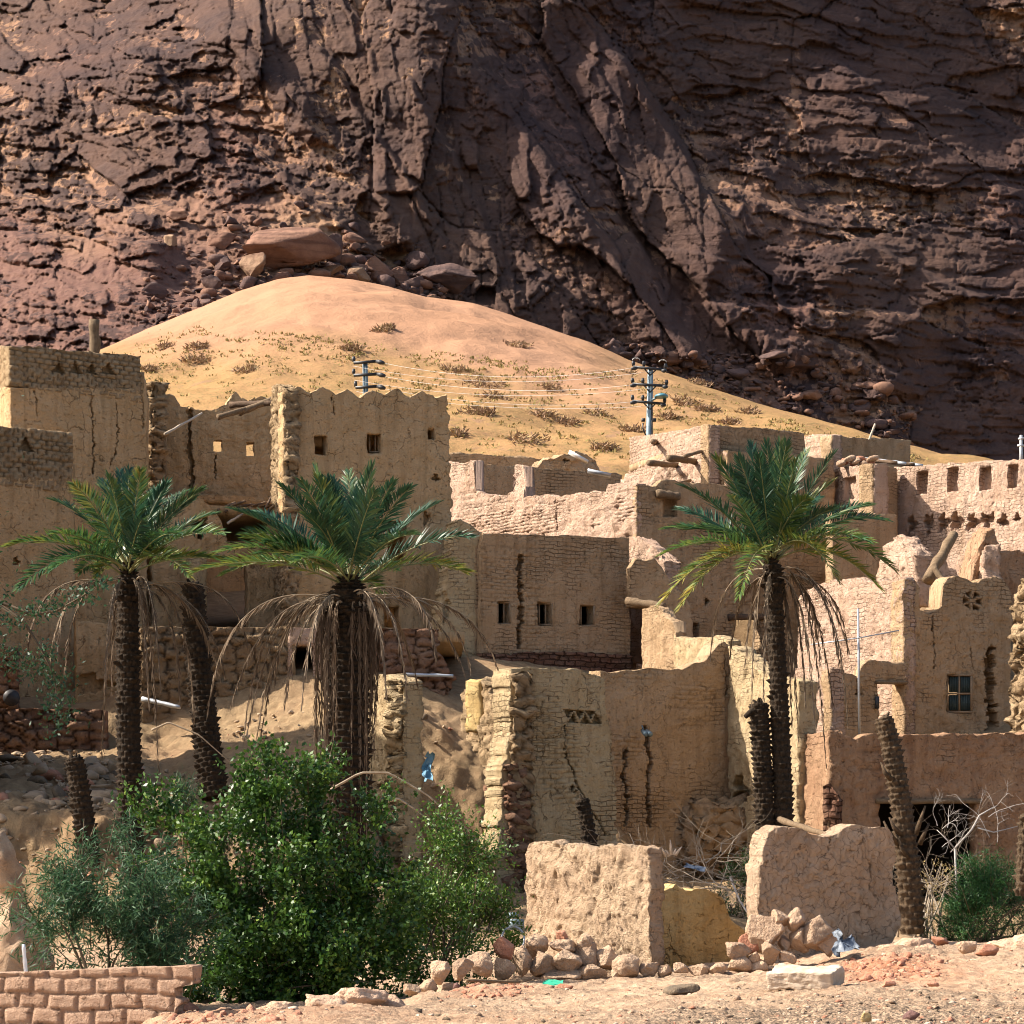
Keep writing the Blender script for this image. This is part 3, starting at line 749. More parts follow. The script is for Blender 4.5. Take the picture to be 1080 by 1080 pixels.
    for l in range(nl - 1):
        so = (st == 1) | ((st == 2) & (l >= kn)); so = np.pad(so, 1)
        t0, t1 = ts[l] + ou, ts[l + 1] + ou
        # vertical edges (between columns)
        aa = so[:-1, 1:-1]; bb_ = so[1:, 1:-1]
        W = [I[l, :, :-1], I[l, :, 1:], I[l + 1, :, 1:], I[l + 1, :, :-1]]
        zz0 = ref[1][:, :-1]; zz1 = ref[1][:, 1:]
        uw = [(0 * zz0 + t0, zz0), (0 * zz0 + t0, zz1), (0 * zz0 + t1, zz1), (0 * zz0 + t1, zz0)]
        quads(~aa & bb_, O(W), O(uw)); quads(aa & ~bb_, O(W)[::-1], O(uw)[::-1])
        aa = so[1:-1, :-1]; bb_ = so[1:-1, 1:]
        W = [I[l, :-1, :], I[l + 1, :-1, :], I[l + 1, 1:, :], I[l, 1:, :]]
        uu0 = ref[0][:-1, :]; uu1 = ref[0][1:, :]
        uw = [(uu0, 0 * uu0 + t0), (uu0, 0 * uu0 + t1), (uu1, 0 * uu0 + t1), (uu1, 0 * uu0 + t0)]
        quads(~aa & bb_, O(W), O(uw)); quads(aa & ~bb_, O(W)[::-1], O(uw)[::-1])
    V = V.reshape(-1, 3); Qa = np.concatenate(Q)
    used, inv = np.unique(Qa, return_inverse=True); Qa = inv.reshape(Qa.shape); V = V[used]
    ll = (used // (ni * nj))
    # relief: slow waviness shared by neighbours, lumps, and brick courses where the plaster has gone
    d = vfbm(V * .45, 2) * wav + vfbm(V * 2.6, 3) * amp + vfbm(V * 8.5, 2) * (amp * .38)
    joint = np.zeros(len(V))
    if pits: d = d - (np.array([n[0], n[1], 0]) * (pits * (sstep(.12, .5, fbm(V * [9, 9, 4.], 3)) + .7 * sstep(.1, .45, perlin(V * [3, 3, 2.2] + 7))))[:, None])
    V2 = V + d * [1, 1, .8]
    if brick:
        bw, bh, bd = brick
        uu = (V[:, :2] - A) @ T + .05 * perlin(V * 1.3); zz = V[:, 2] + .035 * perlin(V * 1.1 + 9)
        r_ = np.floor(zz / bh); uo = uu / bw + .5 * (r_ % 2)
        fu = np.abs(uo - np.floor(uo) - .5) * 2; fz = np.abs(zz / bh - r_ - .5) * 2
        prof = np.minimum(sstep(1, 1 - .075 / bw * 1.4, fu), sstep(1, 1 - .05 / bh, fz))
        rr = hash2(np.floor(uo).astype(np.int64), r_.astype(np.int64), 5)
        mk = 1.0 if notch == 0 else sstep(-.1, .25, fbm(V * .5 + 3, 3) + notch)
        f_ = (ll == 0) | (ll == nl - 1)
        V2[:, :2] += (n[None, :] * (((prof - 1) * bd + (rr - .5) * bd * .7) * mk)[:, None]) * np.where(ll == 0, 1, np.where(ll == nl - 1, -1, 0))[:, None]
        joint = np.maximum(joint, .5 * (1 - prof) * mk * f_)
    if rubble:
        bw, bh, bd = rubble
        off = np.where(ll == 0, 1., np.where(ll == nl - 1, -1., 0.))
        uu = (V[:, :2] - A) @ T + V[:, 2] * .05 + .06 * perlin(V * 2.1) + ll * ts[1]; zz = V[:, 2] + .05 * perlin(V * 1.7 + 9)
        c_, f_, g_, r_ = cells(uu / bw, zz / bh, 61 + _wc[0])
        dd = (c_ - .5) * bd * 1.3 - bd * .9 * sstep(.22, .0, g_) + .25 * bd * perlin(V * 9)
        V2[:, :2] += n[None, :] * (dd * off)[:, None]; joint = np.maximum(joint, sstep(.16, .02, g_) * .9)
        ends = (off == 0)
        V2[:, :2] += T[None, :] * (dd * ends * np.sign(((V[:, :2] - A) @ T) - L / 2))[:, None]
    return mobj(name, V2, [Qa], mat, parent, origin=[*( (A + B) / 2), z0] if parent is None else None, uv=[np.concatenate(UV)], attrs={'joint': joint})

def plan(px, d): return np.array([kx(px) * d, d])
def shell(parent, mat, a, b, depth, ztop, zbase, roof=None, left=True, right=True, back=True, thick=.4):
    """the unseen sides, back and roof deck of a house, so that it is a closed body"""
    A = plan(*a); B = plan(*b); T = (B - A) / np.linalg.norm(B - A); n = np.array([T[1], -T[0]])
    if n @ (-(A + B) / 2) < 0: n = -n
    A2 = A * (1 + depth / A[1]); B2 = B * (1 + depth / B[1])
    s = .22
    Ai = A - n * s; Bi = B - n * s
    if left: wall('wall', mat, Ai + T * .02, A2 + T * .02, ztop, zbase, parent, thick, world=True, res=.3, wav=.05, tres=.4)
    if right: wall('wall', mat, Bi - T * .02, B2 - T * .02, ztop, zbase, parent, thick, world=True, res=.3, wav=.05, tres=.4)
    if back: wall('wall', mat, A2, B2, ztop, zbase, parent, thick, world=True, res=.3, wav=.05, tres=.4)
    if roof is not None: deck(parent, mat, [A - n * .1 + T * .1, B - n * .1 - T * .1, B2 - T * .1, A2 + T * .1], roof)
def deck(parent, mat, P, z, t=.25, name='roof'):
    m = MB(); P = [np.array(p) for p in P]
    V = [[*p, z] for p in P] + [[*p, z - t] for p in P]
    k = len(P)
    if k == 5: m.add(V, [[0, 1, 2, 3], [8, 7, 6, 5], [0, 3, 4, 4][:4], [5, 9, 8, 8][:4]][:2] + [[i, i + k, (i + 1) % k + k, (i + 1) % k] for i in range(k)], [[0, 3, 4], [5, 9, 8]])
    else: m.add(V, [[0, 1, 2, 3], [7, 6, 5, 4]] + [[i, i + 4, (i + 1) % 4 + 4, (i + 1) % 4] for i in range(4)])
    F = [np.concatenate(m.Q)] + ([np.concatenate(m.T)] if m.T else []); VV = np.concatenate(m.V)
    return mobj(name, VV, F, mat, parent, uv=[VV[f][..., :2] for f in F])
def bars_in(parent, px0, py0, px1, py1, d, mat, w=.05, vert=1, horiz=0, name='window_frame', dep=.06):
    """wooden frame with bars standing in an opening"""
    m = MB()
    a = pt(px0, py0, d); b = pt(px1, py1, d)
    x0, x1, z1, z0 = a[0], b[0], a[2], b[2]; y = d
    m.box([(x0 + x1) / 2, y, z1 - w / 2], x1 - x0, dep, w); m.box([(x0 + x1) / 2, y, z0 + w / 2], x1 - x0, dep, w)
    for x in (x0 + w / 2, x1 - w / 2): m.box([x, y, (z0 + z1) / 2], w, dep, z1 - z0 - 2 * w - .004)
    for k in range(vert):
        x = x0 + (x1 - x0) * (k + 1) / (vert + 1); m.box([x, y + .004, (z0 + z1) / 2], w * .8, dep * .7, z1 - z0 - 2 * w - .006)
    for k in range(horiz):
        z = z0 + (z1 - z0) * (k + 1) / (horiz + 1); m.box([(x0 + x1) / 2, y - .003, z], x1 - x0 - 2 * w - .006, dep * .8, w * .8)
    return m.build(name, mat, parent)
def log(parent, a, b, r, mat, name='beam', origin=None, n=9):
    m = MB(); a = np.asarray(a, float); b = np.asarray(b, float)
    t = np.linspace(0, 1, 9); P = a + (b - a) * t[:, None]; P += vfbm(P * 1.5, 2) * r * .25
    m.tube(P, r * (1 + .12 * np.sin(t * 17 + a[0])) * (1 - .15 * t), n)
    return m.build(name, mat, parent, origin if parent is None else None)
# ================================================================== left houses
def H(px, d, label, cat='house', name='mud_brick_house', py=None):
    z = ground_z(px, d) if py is None else zrow(py, d)
    return empty(name, [kx(px) * d, d, z], label, cat)

h = H(85, 77, 'tall ochre mud house at far left with four triangular vents in its parapet')
wall('wall', M['ochre'], (11, 76), (156, 79), 409, 760, h, holes=[('crack', [(95, 412), (97, 440), (99, 470), (98, 500)], .95), ('crack', [(122, 425), (124, 455), (122, 478), (115, 492)], .7), ('crack', [(37, 412), (39, 438)], .6), ('crack', [(149, 412), (151, 450)], .8)], jag=.02, right=[(150, 409), (156, 430), (155, 560), (156, 760)])
wall('parapet', M['ochre_brick'], (11, 75.97), (149.5, 78.84), [(11, 366), (30, 366), (60, 368), (100, 370), (149, 375)], 408.5, h, holes=[('tri', x, 393.5, 14.5, 13.5, 'niche') for x in (63, 80.5, 97.5, 115.5)], res=.055, brick=(.30, .15, .075), jag=.05, thick=.4)
wall('wall', M['ochre'], (-26, 86), (10.8, 76.15), 409, 760, h, jag=.02, res=.12)
wall('parapet', M['ochre_brick'], (-26, 86), (10.8, 76.12), 366, 408.5, h, res=.06, brick=(.30, .15, .075), jag=.05, thick=.4)
shell(h, M['ochre'], (11, 76), (156, 79), 5, zrow(380, 77), 6, roof=zrow(420, 77), left=False)

h = H(20, 73, 'lower ochre mud house at the left edge with one triangular vent in its brick parapet')
wall('wall', M['ochre'], (-120, 70.2), (79, 73.5), 504, 745, h, holes=[('blob', 18, 592, 4, 5, 'niche')], jag=.02, right=[(78, 504), (80, 620), (80, 745)])
wall('parapet', M['ochre_brick'], (-120, 70.17), (76.5, 73.42), [(-120, 447), (0, 450), (40, 453), (76, 457)], 503.5, h, holes=[('tri', 27.5, 476, 18, 15.5, 'niche')], res=.055, brick=(.30, .15, .085), jag=.05, thick=.4)
shell(h, M['ochre'], (-120, 70.2), (79, 73.5), 2.4, zrow(470, 72), 5, roof=zrow(512, 71.5))

# roofless house between the two towers
h = H(225, 82, 'roofless ochre mud house with two square holes and fallen roof poles between two towers')
wall('pier', M['ochre_rubble'], (152, 88.5), (161, 85.8), [(152, 405), (158, 403), (161, 402)], 640, h, res=.07, amp=.08, rubble=(.3, .2, .14), thick=.5)
wall('pier', M['ochre_rubble'], (161, 85.8), (177, 86.6), [(161, 402), (166, 404), (171, 412), (174, 428), (177, 470)], 640, h, res=.07, amp=.08, rubble=(.36, .2, .14), thick=.55)
wall('wall', M['ochre'], (172, 88), (296, 89), [(172, 414), (185, 418), (192, 428), (205, 432), (222, 430), (238, 426), (243, 416), (249, 412), (254, 420), (262, 424), (272, 416), (285, 421), (294, 424)], 700, h,
     holes=[('rect', 226, 464, 235, 476), ('rect', 259, 467, 268, 480), ('crack', [(201, 430), (200, 470), (203, 520)], 2.4), ('crack', [(227, 480), (227, 505)], .8), ('blob', 222, 553, 10, 9), ('rect', 206, 585, 262, 662), ('blob', 266, 545, 26, 19, 'niche'), ('blob', 212, 608, 13, 22)], jag=.12, amp=.05, thick=.5, ndepth=.4)
wall('wall', M['ochre'], (160, 79.2), (291, 80.8), [(160, 530), (190, 527), (215, 528), (226, 538), (232, 548), (240, 572), (262, 580), (284, 576), (291, 560)], 700, h, holes=[('blob', 211, 556, 9, 12), ('rect', 199, 586, 262, 665)], jag=.1, amp=.06, thick=.45)
wall('floor_ledge', M['ochre'], (176, 87.2), (293, 88.2), [(176, 521), (240, 523), (291, 526)], 533, h, thick=.5, jag=.05, res=.12)
deck(h, M['ochre'], [plan(162, 79.7), plan(291, 81.3), plan(294, 88.4), plan(174, 87.4)], zrow(531, 80), .3, 'floor')
wall('wall', M['ochre'], plan(291, 81.2), plan(296, 88.6), zrow(534, 80), 6, h, .3, world=True, res=.3, tres=.4)
wall('wall', M['ochre'], plan(164, 79.7), plan(172, 87.4), zrow(534, 80), 6, h, .3, world=True, res=.3, tres=.4)
wall('pier', M['tan'], (197, 78.6), (210, 78.4), 588, 690, h, thick=.45, jag=.03)
log(h, pt(230, 440, 85.5), pt(287, 423, 87), .10, M['wood'], 'roof_pole'); log(h, pt(252, 436, 86.2), pt(290, 420, 86.6), .12, M['wood'], 'roof_pole'); log(h, pt(243, 427, 87), pt(290, 425, 86.3), .12, M['darkwood'], 'roof_pole')
log(h, pt(174, 458, 85), pt(213, 436, 87), .05, M['stick'], 'roof_pole')
for i in range(9):
    x = 232 + i * 6.5; log(h, pt(x + RNG.uniform(-3, 3), 537 + RNG.uniform(-4, 4), 80.2 + RNG.uniform(-.2, .2)), pt(x + 14 + RNG.uniform(-6, 10), 527 + RNG.uniform(-3, 6), 85.4), .05, M['darkwood'] if i % 2 else M['wood'], 'roof_pole', n=6)
log(h, pt(240, 552, 79.8), pt(258, 541, 80.6), .05, M['stick'], 'roof_pole', n=6)
wall('wall', M['ochre'], plan(173, 88.5), plan(171, 94), zrow(440, 88), 6, h, .4, world=True, res=.3, tres=.4)
wall('wall', M['ochre'], plan(171, 94), plan(292, 95), zrow(520, 90), 6, h, .4, world=True, res=.3, tres=.4)

# square tower
h = H(380, 79, 'tall ochre mud tower with wavy worn battlements and three small square windows', 'tower', 'mud_brick_tower')
_b = []
for k, x in enumerate(np.arange(301, 474, 13.2)): _b.append((x, (407 + (x - 289) * .035) if k % 2 == 1 else 415 + (x - 289) * .03))
wall('wall', M['ochre'], (298, 78), (486, 80.7), [(298, 411)] + _b + [(471, 417), (486, 420)], 735, h, holes=[('rect', 331, 459, 345, 479), ('rect', 388.5, 457, 403, 478), ('rect', 450.5, 452, 458.5, 464), ('rect', 408, 549, 428, 592), ('rect', 405, 640, 421, 662), ('crack', [(350, 420), (353, 440)], .7), ('blob', 459, 503, 4, 4, 'niche'), ('blob', 450, 545, 4, 8, 'niche')],
     right=[(471, 400), (473, 470), (476, 520), (482, 600), (486, 735)], left=[(298, 405), (298, 520), (300, 560), (306, 590), (306, 735)], jag=.07, amp=.035)
wall('wall', M['ochre_rubble'], (286, 82), (300, 77.95), [(286, 412), (292, 407), (300, 410)], 735, h, res=.07, amp=.1, jag=.1, rubble=(.34, .22, .10))
bars_in(h, 408.5, 549.5, 427.5, 566, 79.85, M['darkwood'], .06, 1)
bars_in(h, 389, 457.5, 402.5, 477.5, 79.7, M['frame'], .05, 1)
shell(h, M['ochre'], (304, 78.2), (474, 80.5), 6, zrow(424, 79), 6.5, roof=zrow(438, 79), left=False)

h = H(485, 79, 'narrow tan buttress against the right foot of the ochre tower', 'buttress', 'mud_buttress')
wall('wall', M['tan'], (458, 78.2), (509.5, 78.9), [(458, 560), (478, 552), (486, 547), (494, 552), (503, 560), (509, 562)], 740, h, thick=.9, holes=[('blob', 470, 640, 5, 16, 'niche'), ('blob', 468, 622, 3, 6, 'niche')], jag=.04, left=[(483, 545), (478, 580), (466, 640), (462, 740)])

# terrace below the tower
h = H(280, 70.8, 'long ochre mud terrace wall with exposed stone courses behind the left palms', 'wall', 'terrace_wall')
wall('wall', M['stonewall'], (150, 70.2), (312, 70.9), [(150, 662), (312, 661)], 800, h, thick=.6, rubble=(.5, .27, .11), jag=.03, res=.06)
wall('wall', M['pink'], (304, 70.85), (392, 71.1), [(304, 661), (392, 663)], 730, h, thick=.6, holes=[('rect', 309, 681, 331, 716)], jag=.03)
wall('wall', M['ochre'], (80, 72.2), (170, 72.9), [(80, 655), (170, 660)], 775, h, thick=.5, jag=.04, holes=[('blob', 95, 722, 22, 12, 'niche')])
deck(h, M['ochre'], [plan(150, 70.6), plan(490, 71.8), plan(486, 79), plan(160, 78)], zrow(664, 70.9), .3, 'terrace')
h = H(432, 71.2, 'red stone masonry wall under the ochre tower behind the middle palm', 'wall', 'stone_wall')
wall('wall', M['red_rubble'], (370, 70.7), (484, 71.4), [(370, 664), (462, 664), (470, 690), (478, 712), (484, 716)], 775, h, thick=.6, rubble=(.46, .21, .13), res=.05, jag=.05, right=[(462, 660), (463, 690), (480, 714), (470, 735), (452, 760), (450, 775)])
log(h, pt(428, 711, 70.9), pt(478, 713, 71.0), .055, M['galv'], 'pipe')
h = H(40, 68.6, 'low dry stone retaining wall of reddish blocks at the left edge', 'wall', 'stone_wall')
wall('wall', M['red_rubble'], (-200, 67.4), (114, 68.6), [(-200, 744), (0, 748), (60, 747), (114, 750)], 815, h, thick=.6, rubble=(.46, .25, .13), res=.055, jag=.05)
h = H(15, 71, 'dark red stone wall stub with a black pipe above the left retaining wall', 'wall', 'stone_wall')
wall('wall', M['red_rubble'], (-60, 70.2), (20, 70.6), [(-60, 678), (20, 684)], 760, h, thick=.5, rubble=(.36, .22, .12), res=.055, jag=.06)
m_ = MB(); m_.tube([pt(12, 736, 69.3), pt(13, 735, 70.4)], .21, 14); m_.tube([pt(12, 736, 69.26), pt(12, 736, 69.32)], .24, 14)
m_.build('drain_pipe', M['black'], h)

# ================================================================== central house
h = H(585, 80, 'plain brown mud house with three small barred windows and a long vertical crack')
wall('wall', M['brown'], (508, 78.6), (664.5, 82), [(508, 562), (560, 564), (610, 566), (664, 569)], 730, h, res=.075,
     holes=[('rect', 524.5, 635, 538, 658.5), ('rect', 568, 636, 582.5, 659.5), ('rect', 612, 638, 627, 660.5), ('crack', [(550, 586), (549, 610), (550, 640), (549, 684)], 2.9)], jag=.06, brick=(.36, .13, .03), notch=.1, thick=.5, ndepth=.36)
wall('foundation', M['redstone'], (511, 78.35), (667, 81.75), [(511, 690), (580, 688), (640, 688), (667, 692)], 735, h, res=.07, brick=(.42, .2, .07), jag=.06, thick=.4)
for x0, y0, x1, y1, v in ((524.5, 635, 538, 658.5, 1), (568, 636, 582.5, 659.5, 1), (612, 638, 627, 660.5, 0)):
    dd = 78.6 + (x0 - 508) / 156.5 * 3.4 + .33
    bars_in(h, x0 - .3, y0 - .3, x1 + .3, y1 + .3, dd, M['frame'], .055, v)
shell(h, M['brown'], (508, 78.6), (664.5, 82), 7, zrow(574, 80), 6.5, roof=zrow(576, 80))

# ================================================================== long pale building behind
h = H(580, 90, 'long pale pink mud brick building with two gaps in its sunlit parapet')
wall('wall', M['pink'], (466, 95.5), (672, 86), [(466, 489), (500, 487), (500.6, 517), (508, 521), (530, 522), (541, 519), (541.6, 490), (553, 490), (553.6, 523), (600, 521), (640, 519), (642, 511), (655, 510), (672, 511)], 720, h, jag=.08, amp=.06, res=.085, brick=(.36, .125, .05), notch=.2,
     holes=[('rect', 586, 518, 611, 522.4), ('crack', [(586, 528), (587, 560)], .9)])
wall('wall', M['brown'], (672, 86), (880, 90.2), [(672, 511), (692, 512), (700, 505), (715, 509), (770, 514), (880, 516)], 735, h, jag=.06, amp=.05, brick=(.36, .125, .04), notch=.1,
     holes=[('rect', 699, 523, 713, 545, 'niche'), ('rect', 776, 652, 802, 700), ('rect', 721, 656, 736, 673), ('blob', 746, 634, 3, 4, 'niche')], ndepth=.3)
log(h, pt(693, 521, 86.2), pt(717, 523, 86.5), .16, M['wood'])
log(h, pt(768, 651, 87.9), pt(808, 651, 88.6), .12, M['darkwood'])
wall('wall', M['brown'], (487, 99), (655, 101.5), [(487, 488), (520, 490), (560, 493), (600, 497), (655, 500)], 600, h, jag=.06, res=.12)
wall('wall', M['pink'], (655, 97), (700, 95), [(655, 505), (680, 510), (700, 515)], 600, h, jag=.06, res=.12)
wall('wall', M['brown'], (466, 106), (575, 106.6), [(466, 476), (520, 480), (575, 484)], 560, h, jag=.05, res=.12)
wall('wall', M['brown'], (566, 103), (640, 104), [(566, 492), (575, 484), (590, 480), (610, 478), (628, 484), (634, 494), (640, 499)], 560, h, jag=.16, amp=.1, res=.1, thick=1.2, holes=[('blob', 597, 485, 3, 3, 'niche')])
deck(h, M['brown'], [plan(470, 96.5), plan(670, 87), plan(842, 90.5), plan(700, 100), plan(500, 101)], zrow(540, 90), .25) if False else None
m_ = MB(); m_.box(pt(610, 482, 102.8), .9, .5, .12, Matrix.Rotation(.5, 3, 'Y')); m_.build('white_board', M['white'], h)
m_ = MB(); m_.box(pt(632, 499, 92), .9, .4, .12, Matrix.Rotation(.2, 3, 'Y')); m_.build('metal_sheet', M['galv'], h)

# upper building with a flat brick parapet
h = H(760, 92, 'pale mud brick upper house with projecting roof beams standing highest behind the right palm')
wall('wall', M['pink'], (663, 96), (748, 88.5), [(663, 461), (700, 456), (748, 448)], 560, h, jag=.025, amp=.03, brick=(.36, .125, .04), holes=[('blob', 691, 467, 3, 2, 'niche')])
wall('wall', M['brown'], (748, 88.5), (848, 92), [(748, 448), (800, 451), (848, 457)], 560, h, jag=.025, amp=.03, brick=(.36, .125, .03))
wall('wall', M['pink'], (846, 95.8), (877, 93), [(846, 460), (862, 458), (877, 459)], 560, h, jag=.05, amp=.05, brick=(.36, .125, .05))
wall('wall', M['brown'], (877, 93), (959.5, 96), [(877, 459), (900, 461), (930, 462), (959, 464)], 560, h, jag=.03, amp=.05, thick=.6)
wall('wall', M['pink'], (685, 92.2), (768, 88.3), [(685, 502), (690, 496), (700, 485), (720, 482), (745, 477), (768, 476)], 540, h, jag=.14, amp=.09, rubble=(.5, .3, .1), thick=.7)
wall('wall', M['brown'], (768, 88.3), (880, 91.2), [(768, 476), (800, 477), (840, 480), (880, 484)], 560, h, jag=.05, amp=.05)
wall('wall', M['pink'], (657, 95), (690, 93.5), [(657, 512), (660, 500), (684, 502), (690, 506)], 540, h, jag=.05, amp=.07, thick=.8)
for a, b, r in (((684, 488, 89), (714, 491, 91), .12), ((705, 483, 88), (737, 487, 90), .13), ((688, 466, 92.3), (693, 466, 94), .1), ((722, 481, 87.8), (752, 473, 89.4), .07), ((709, 511, 87), (728, 507, 90), .08)):
    log(h, pt(*a), pt(*b), r, M['wood'])
deck(h, M['brown'], [plan(664, 95.8), plan(748, 88.9), plan(848, 92.4), plan(780, 101)], zrow(466, 90), .25)

# right terrace with niches
h = H(960, 89, 'long sunlit mud building at upper right with a row of deep niches in its parapet')
wall('wall', M['pink'], (868, 92.5), (922, 88.5), [(868, 497), (886, 494), (900, 491), (922, 489)], 640, h, jag=.05, amp=.045, brick=(.36, .125, .045), holes=[('rect', 889, 503, 902, 527, 'niche')], ndepth=.3, thick=.6)
wall('wall', M['brown'], (922, 88.5), (947, 90), [(922, 489), (947, 493)], 640, h, jag=.03, amp=.04, thick=.6)
nh = [('rect', x0, y0, x1, y1, 'niche') for x0, y0, x1, y1 in ((966, 497, 978, 521), (998.5, 493.5, 1010.5, 519), (1032, 492, 1045, 517), (1062, 490, 1074, 515))]
bh_ = [('blob', x, y, rx, ry, 'niche') for x, y, rx, ry in ((961, 553, 5.5, 10), (979, 552, 6, 11), (995, 551, 7, 10), (1009, 550, 7, 11), (1026, 551, 7, 9), (1041, 548, 8, 8), (1058, 549, 6, 8), (1073, 546, 4, 6))]
wall('wall', M['pink'], (944, 90.4), (1125, 84.5), [(944, 493), (980, 490), (1030, 487), (1080, 483), (1125, 480)], 640, h, jag=.06, amp=.05, res=.075, holes=nh + bh_, ndepth=.34, thick=.75)
wall('wall', M['brown'], (878, 87), (946, 88.2), [(878, 541), (946, 543)], 660, h, jag=.03)
wall('wall', M['brown'], (960, 100), (1125, 96), 500, 640, h, res=.3, tres=.4)
# stones and boards lying on its roof
for i in range(4): log(h, pt(905 + i * 8, 484 + i * .8, 92.3 + .1 * i), pt(946 + i * 9, 488 + i * 1, 91 + .2 * i), .09, M['darkwood'] if i % 2 == 0 else M['galv'], 'roof_board', n=6)

h = H(947, 86, 'sunlit ruined mud stub below the niched building', 'ruined wall', 'ruined_wall')
wall('wall', M['pink'], (925, 84.4), (966, 81.5), [(925, 600), (931, 580), (936, 575), (941, 570), (948, 566), (953, 568), (958, 575), (963, 580), (966, 584)], 640, h, jag=.12, amp=.1, thick=.7)
h = H(1050, 85, 'broken reddish mud room with a jagged sunlit rim at the right edge', 'ruined wall', 'ruined_wall')
wall('wall', M['red'], (1026, 82), (1130, 84.5), [(1026, 612), (1030, 596), (1034, 580), (1040, 560), (1046, 553), (1050, 566), (1056, 584), (1066, 582), (1080, 580), (1130, 578)], 660, h, jag=.15, amp=.08, thick=.7, holes=[('blob', 1042, 578, 2.5, 6, 'niche')])
wall('wall', M['pink'], (1027, 83.4), (1037, 81.8), [(1027, 614), (1032, 594), (1037, 574)], 660, h, jag=.15, amp=.1, thick=.6)

t = empty('wooden_prop', pt(977, 610, 80), 'thick leaning palm log propped by a shorter log above the house with the wheel vent', 'log')
log(t, pt(979, 612, 79.5), pt(1006, 563, 80.5), .19, M['wood'], 'log'); log(t, pt(985, 599, 79.3), pt(997, 616, 79), .11, M['wood'], 'brace')

# ================================================================== house with the wheel vent
h = H(1010, 75, 'pinkish mud house with a six spoked wheel vent and dark shuttered window')
wall('wall', M['pink'], (842, 79), (953, 74), [(842, 628), (860, 620), (880, 614), (905, 612), (935, 612), (953, 610)], 800, h, jag=.10, amp=.06, res=.075, brick=(.36, .14, .05), notch=.1, holes=[('blob', 951, 660, 3, 5, 'niche'), ('blob', 946, 660, 4, 2, 'niche'), ('blob', 948, 625, 3, 6, 'niche')])
wall('wall', M['brown'], (953, 74), (1067, 76), [(953, 611), (966, 613), (969, 620), (971, 644), (978, 648), (985, 645), (992, 640), (994, 618), (1000, 610), (1010, 608), (1026, 612), (1034, 611), (1040, 609), (1055, 610), (1062, 616), (1067, 626)], 800, h, jag=.06, amp=.05, res=.075,
     holes=[('star', 1027, 633, 10.5), ('rect', 998.5, 711.5, 1025, 751.5), ('crack', [(1044, 684), (1045, 710), (1044.5, 740), (1046, 780)], 5.6), ('crack', [(983, 650), (986, 690), (984, 705)], .9), ('crack', [(1025, 685), (1027, 705)], .8)], ndepth=.42, thick=.6)
wall('wall', M['red'], (1030, 76.5), (1056, 76.9), 660, 800, h, thick=.3, res=.15)
wf = bars_in(h, 998, 711, 1025.5, 752, 75.05, M['frame'], .06, 1, 1)
m_ = MB()
for x0, x1, y0, y1 in ((1001, 1011, 714, 730), (1013, 1023, 714, 730), (1001, 1011, 733, 749), (1013, 1023, 733, 749)):
    a = pt(x0, y0, 75.1); b = pt(x1, y1, 75.1); m_.box((a + b) / 2, b[0] - a[0], .03, a[2] - b[2])
    for q in range(4): m_.box([a[0] + (b[0] - a[0]) * (q + .5) / 4, 75.07, (a[2] + b[2]) / 2], .03, .03, a[2] - b[2])
m_.build('shutter', M['shutter'], wf)
shell(h, M['brown'], (955, 74.2), (1066, 76), 5.5, zrow(655, 76), 4.6, roof=zrow(665, 76), left=False)

h = H(925, 73, 'low mud courtyard wall with an open doorway beside the wheel vent house', 'wall', 'courtyard_wall')
wall('wall', M['brown'], (876, 72.0), (954.5, 73.6), [(876, 706), (890, 709), (902, 713), (907, 716), (911, 704), (917, 698), (953, 699)], 800, h, holes=[('rect', 926.5, 720.5, 953.6, 780), ('tri', 906, 734, 8, 22)], jag=.05, amp=.05, thick=.4)
wall('wall', M['pink'], (838, 74.2), (876, 72.0), [(838, 706), (850, 704), (866, 704), (876, 706)], 800, h, holes=[('blob', 853, 762, 8, 16, 'niche')], jag=.07, amp=.06)
log(h, pt(924, 719.5, 72.95), pt(956, 720, 73.5), .06, M['wood'], 'lintel')
m_ = MB(); m_.box(pt(925, 741, 72.9), .12, .12, .36); m_.build('meter_box', M['black'], h)

h = H(1000, 66.8, 'long reddish brown mud wall with a wide dark opening at lower right', 'wall', 'mud_wall')
wall('wall', M['red'], (836, 68.4), (874, 66.2), [(836, 776), (850, 774), (874, 772)], 985, h, jag=.06, amp=.06, brick=(.38, .16, .05), notch=.15)
wall('wall', M['red'], (874, 66.2), (1130, 68.3), [(874, 775), (885, 771), (893, 775), (902, 780), (912, 774), (950, 776), (990, 774), (1040, 775), (1080, 773), (1130, 772)], 1000, h, jag=.07, amp=.06, res=.07, brick=(.38, .16, .04), notch=-.22, pits=.03, holes=[('rect', 928, 846, 1031, 1000)], thick=.5)
wall('cornerstones', M['redstone'], (868, 66.2), (886, 66.05), [(868, 832), (876, 828), (886, 846)], 985, h, jag=.1, amp=.05, thick=.3, brick=(.42, .3, .06))
log(h, pt(924, 845, 66.5), pt(1035, 845, 67.4), .08, M['wood'], 'lintel')
wall('shade_inner_wall', M['roomshade'], plan(880, 72.4), plan(1130, 72.6), zrow(800, 68), -.8, h, .3, world=True, res=.3, tres=.3)  # walls added behind the opening with its shade painted into their colour
wall('shade_inner_wall', M['roomshade'], plan(900, 67.2), plan(898, 72.2), zrow(800, 68), -.8, h, .2, world=True, res=.3, tres=.3)
wall('shade_inner_wall', M['roomshade'], plan(1052, 68.2), plan(1054, 72.2), zrow(800, 68), -.8, h, .2, world=True, res=.3, tres=.3)
wall('wall', M['brown'], plan(839, 68.7), plan(839, 75), zrow(800, 68), -.5, h, .3, world=True, res=.3, tres=.4)
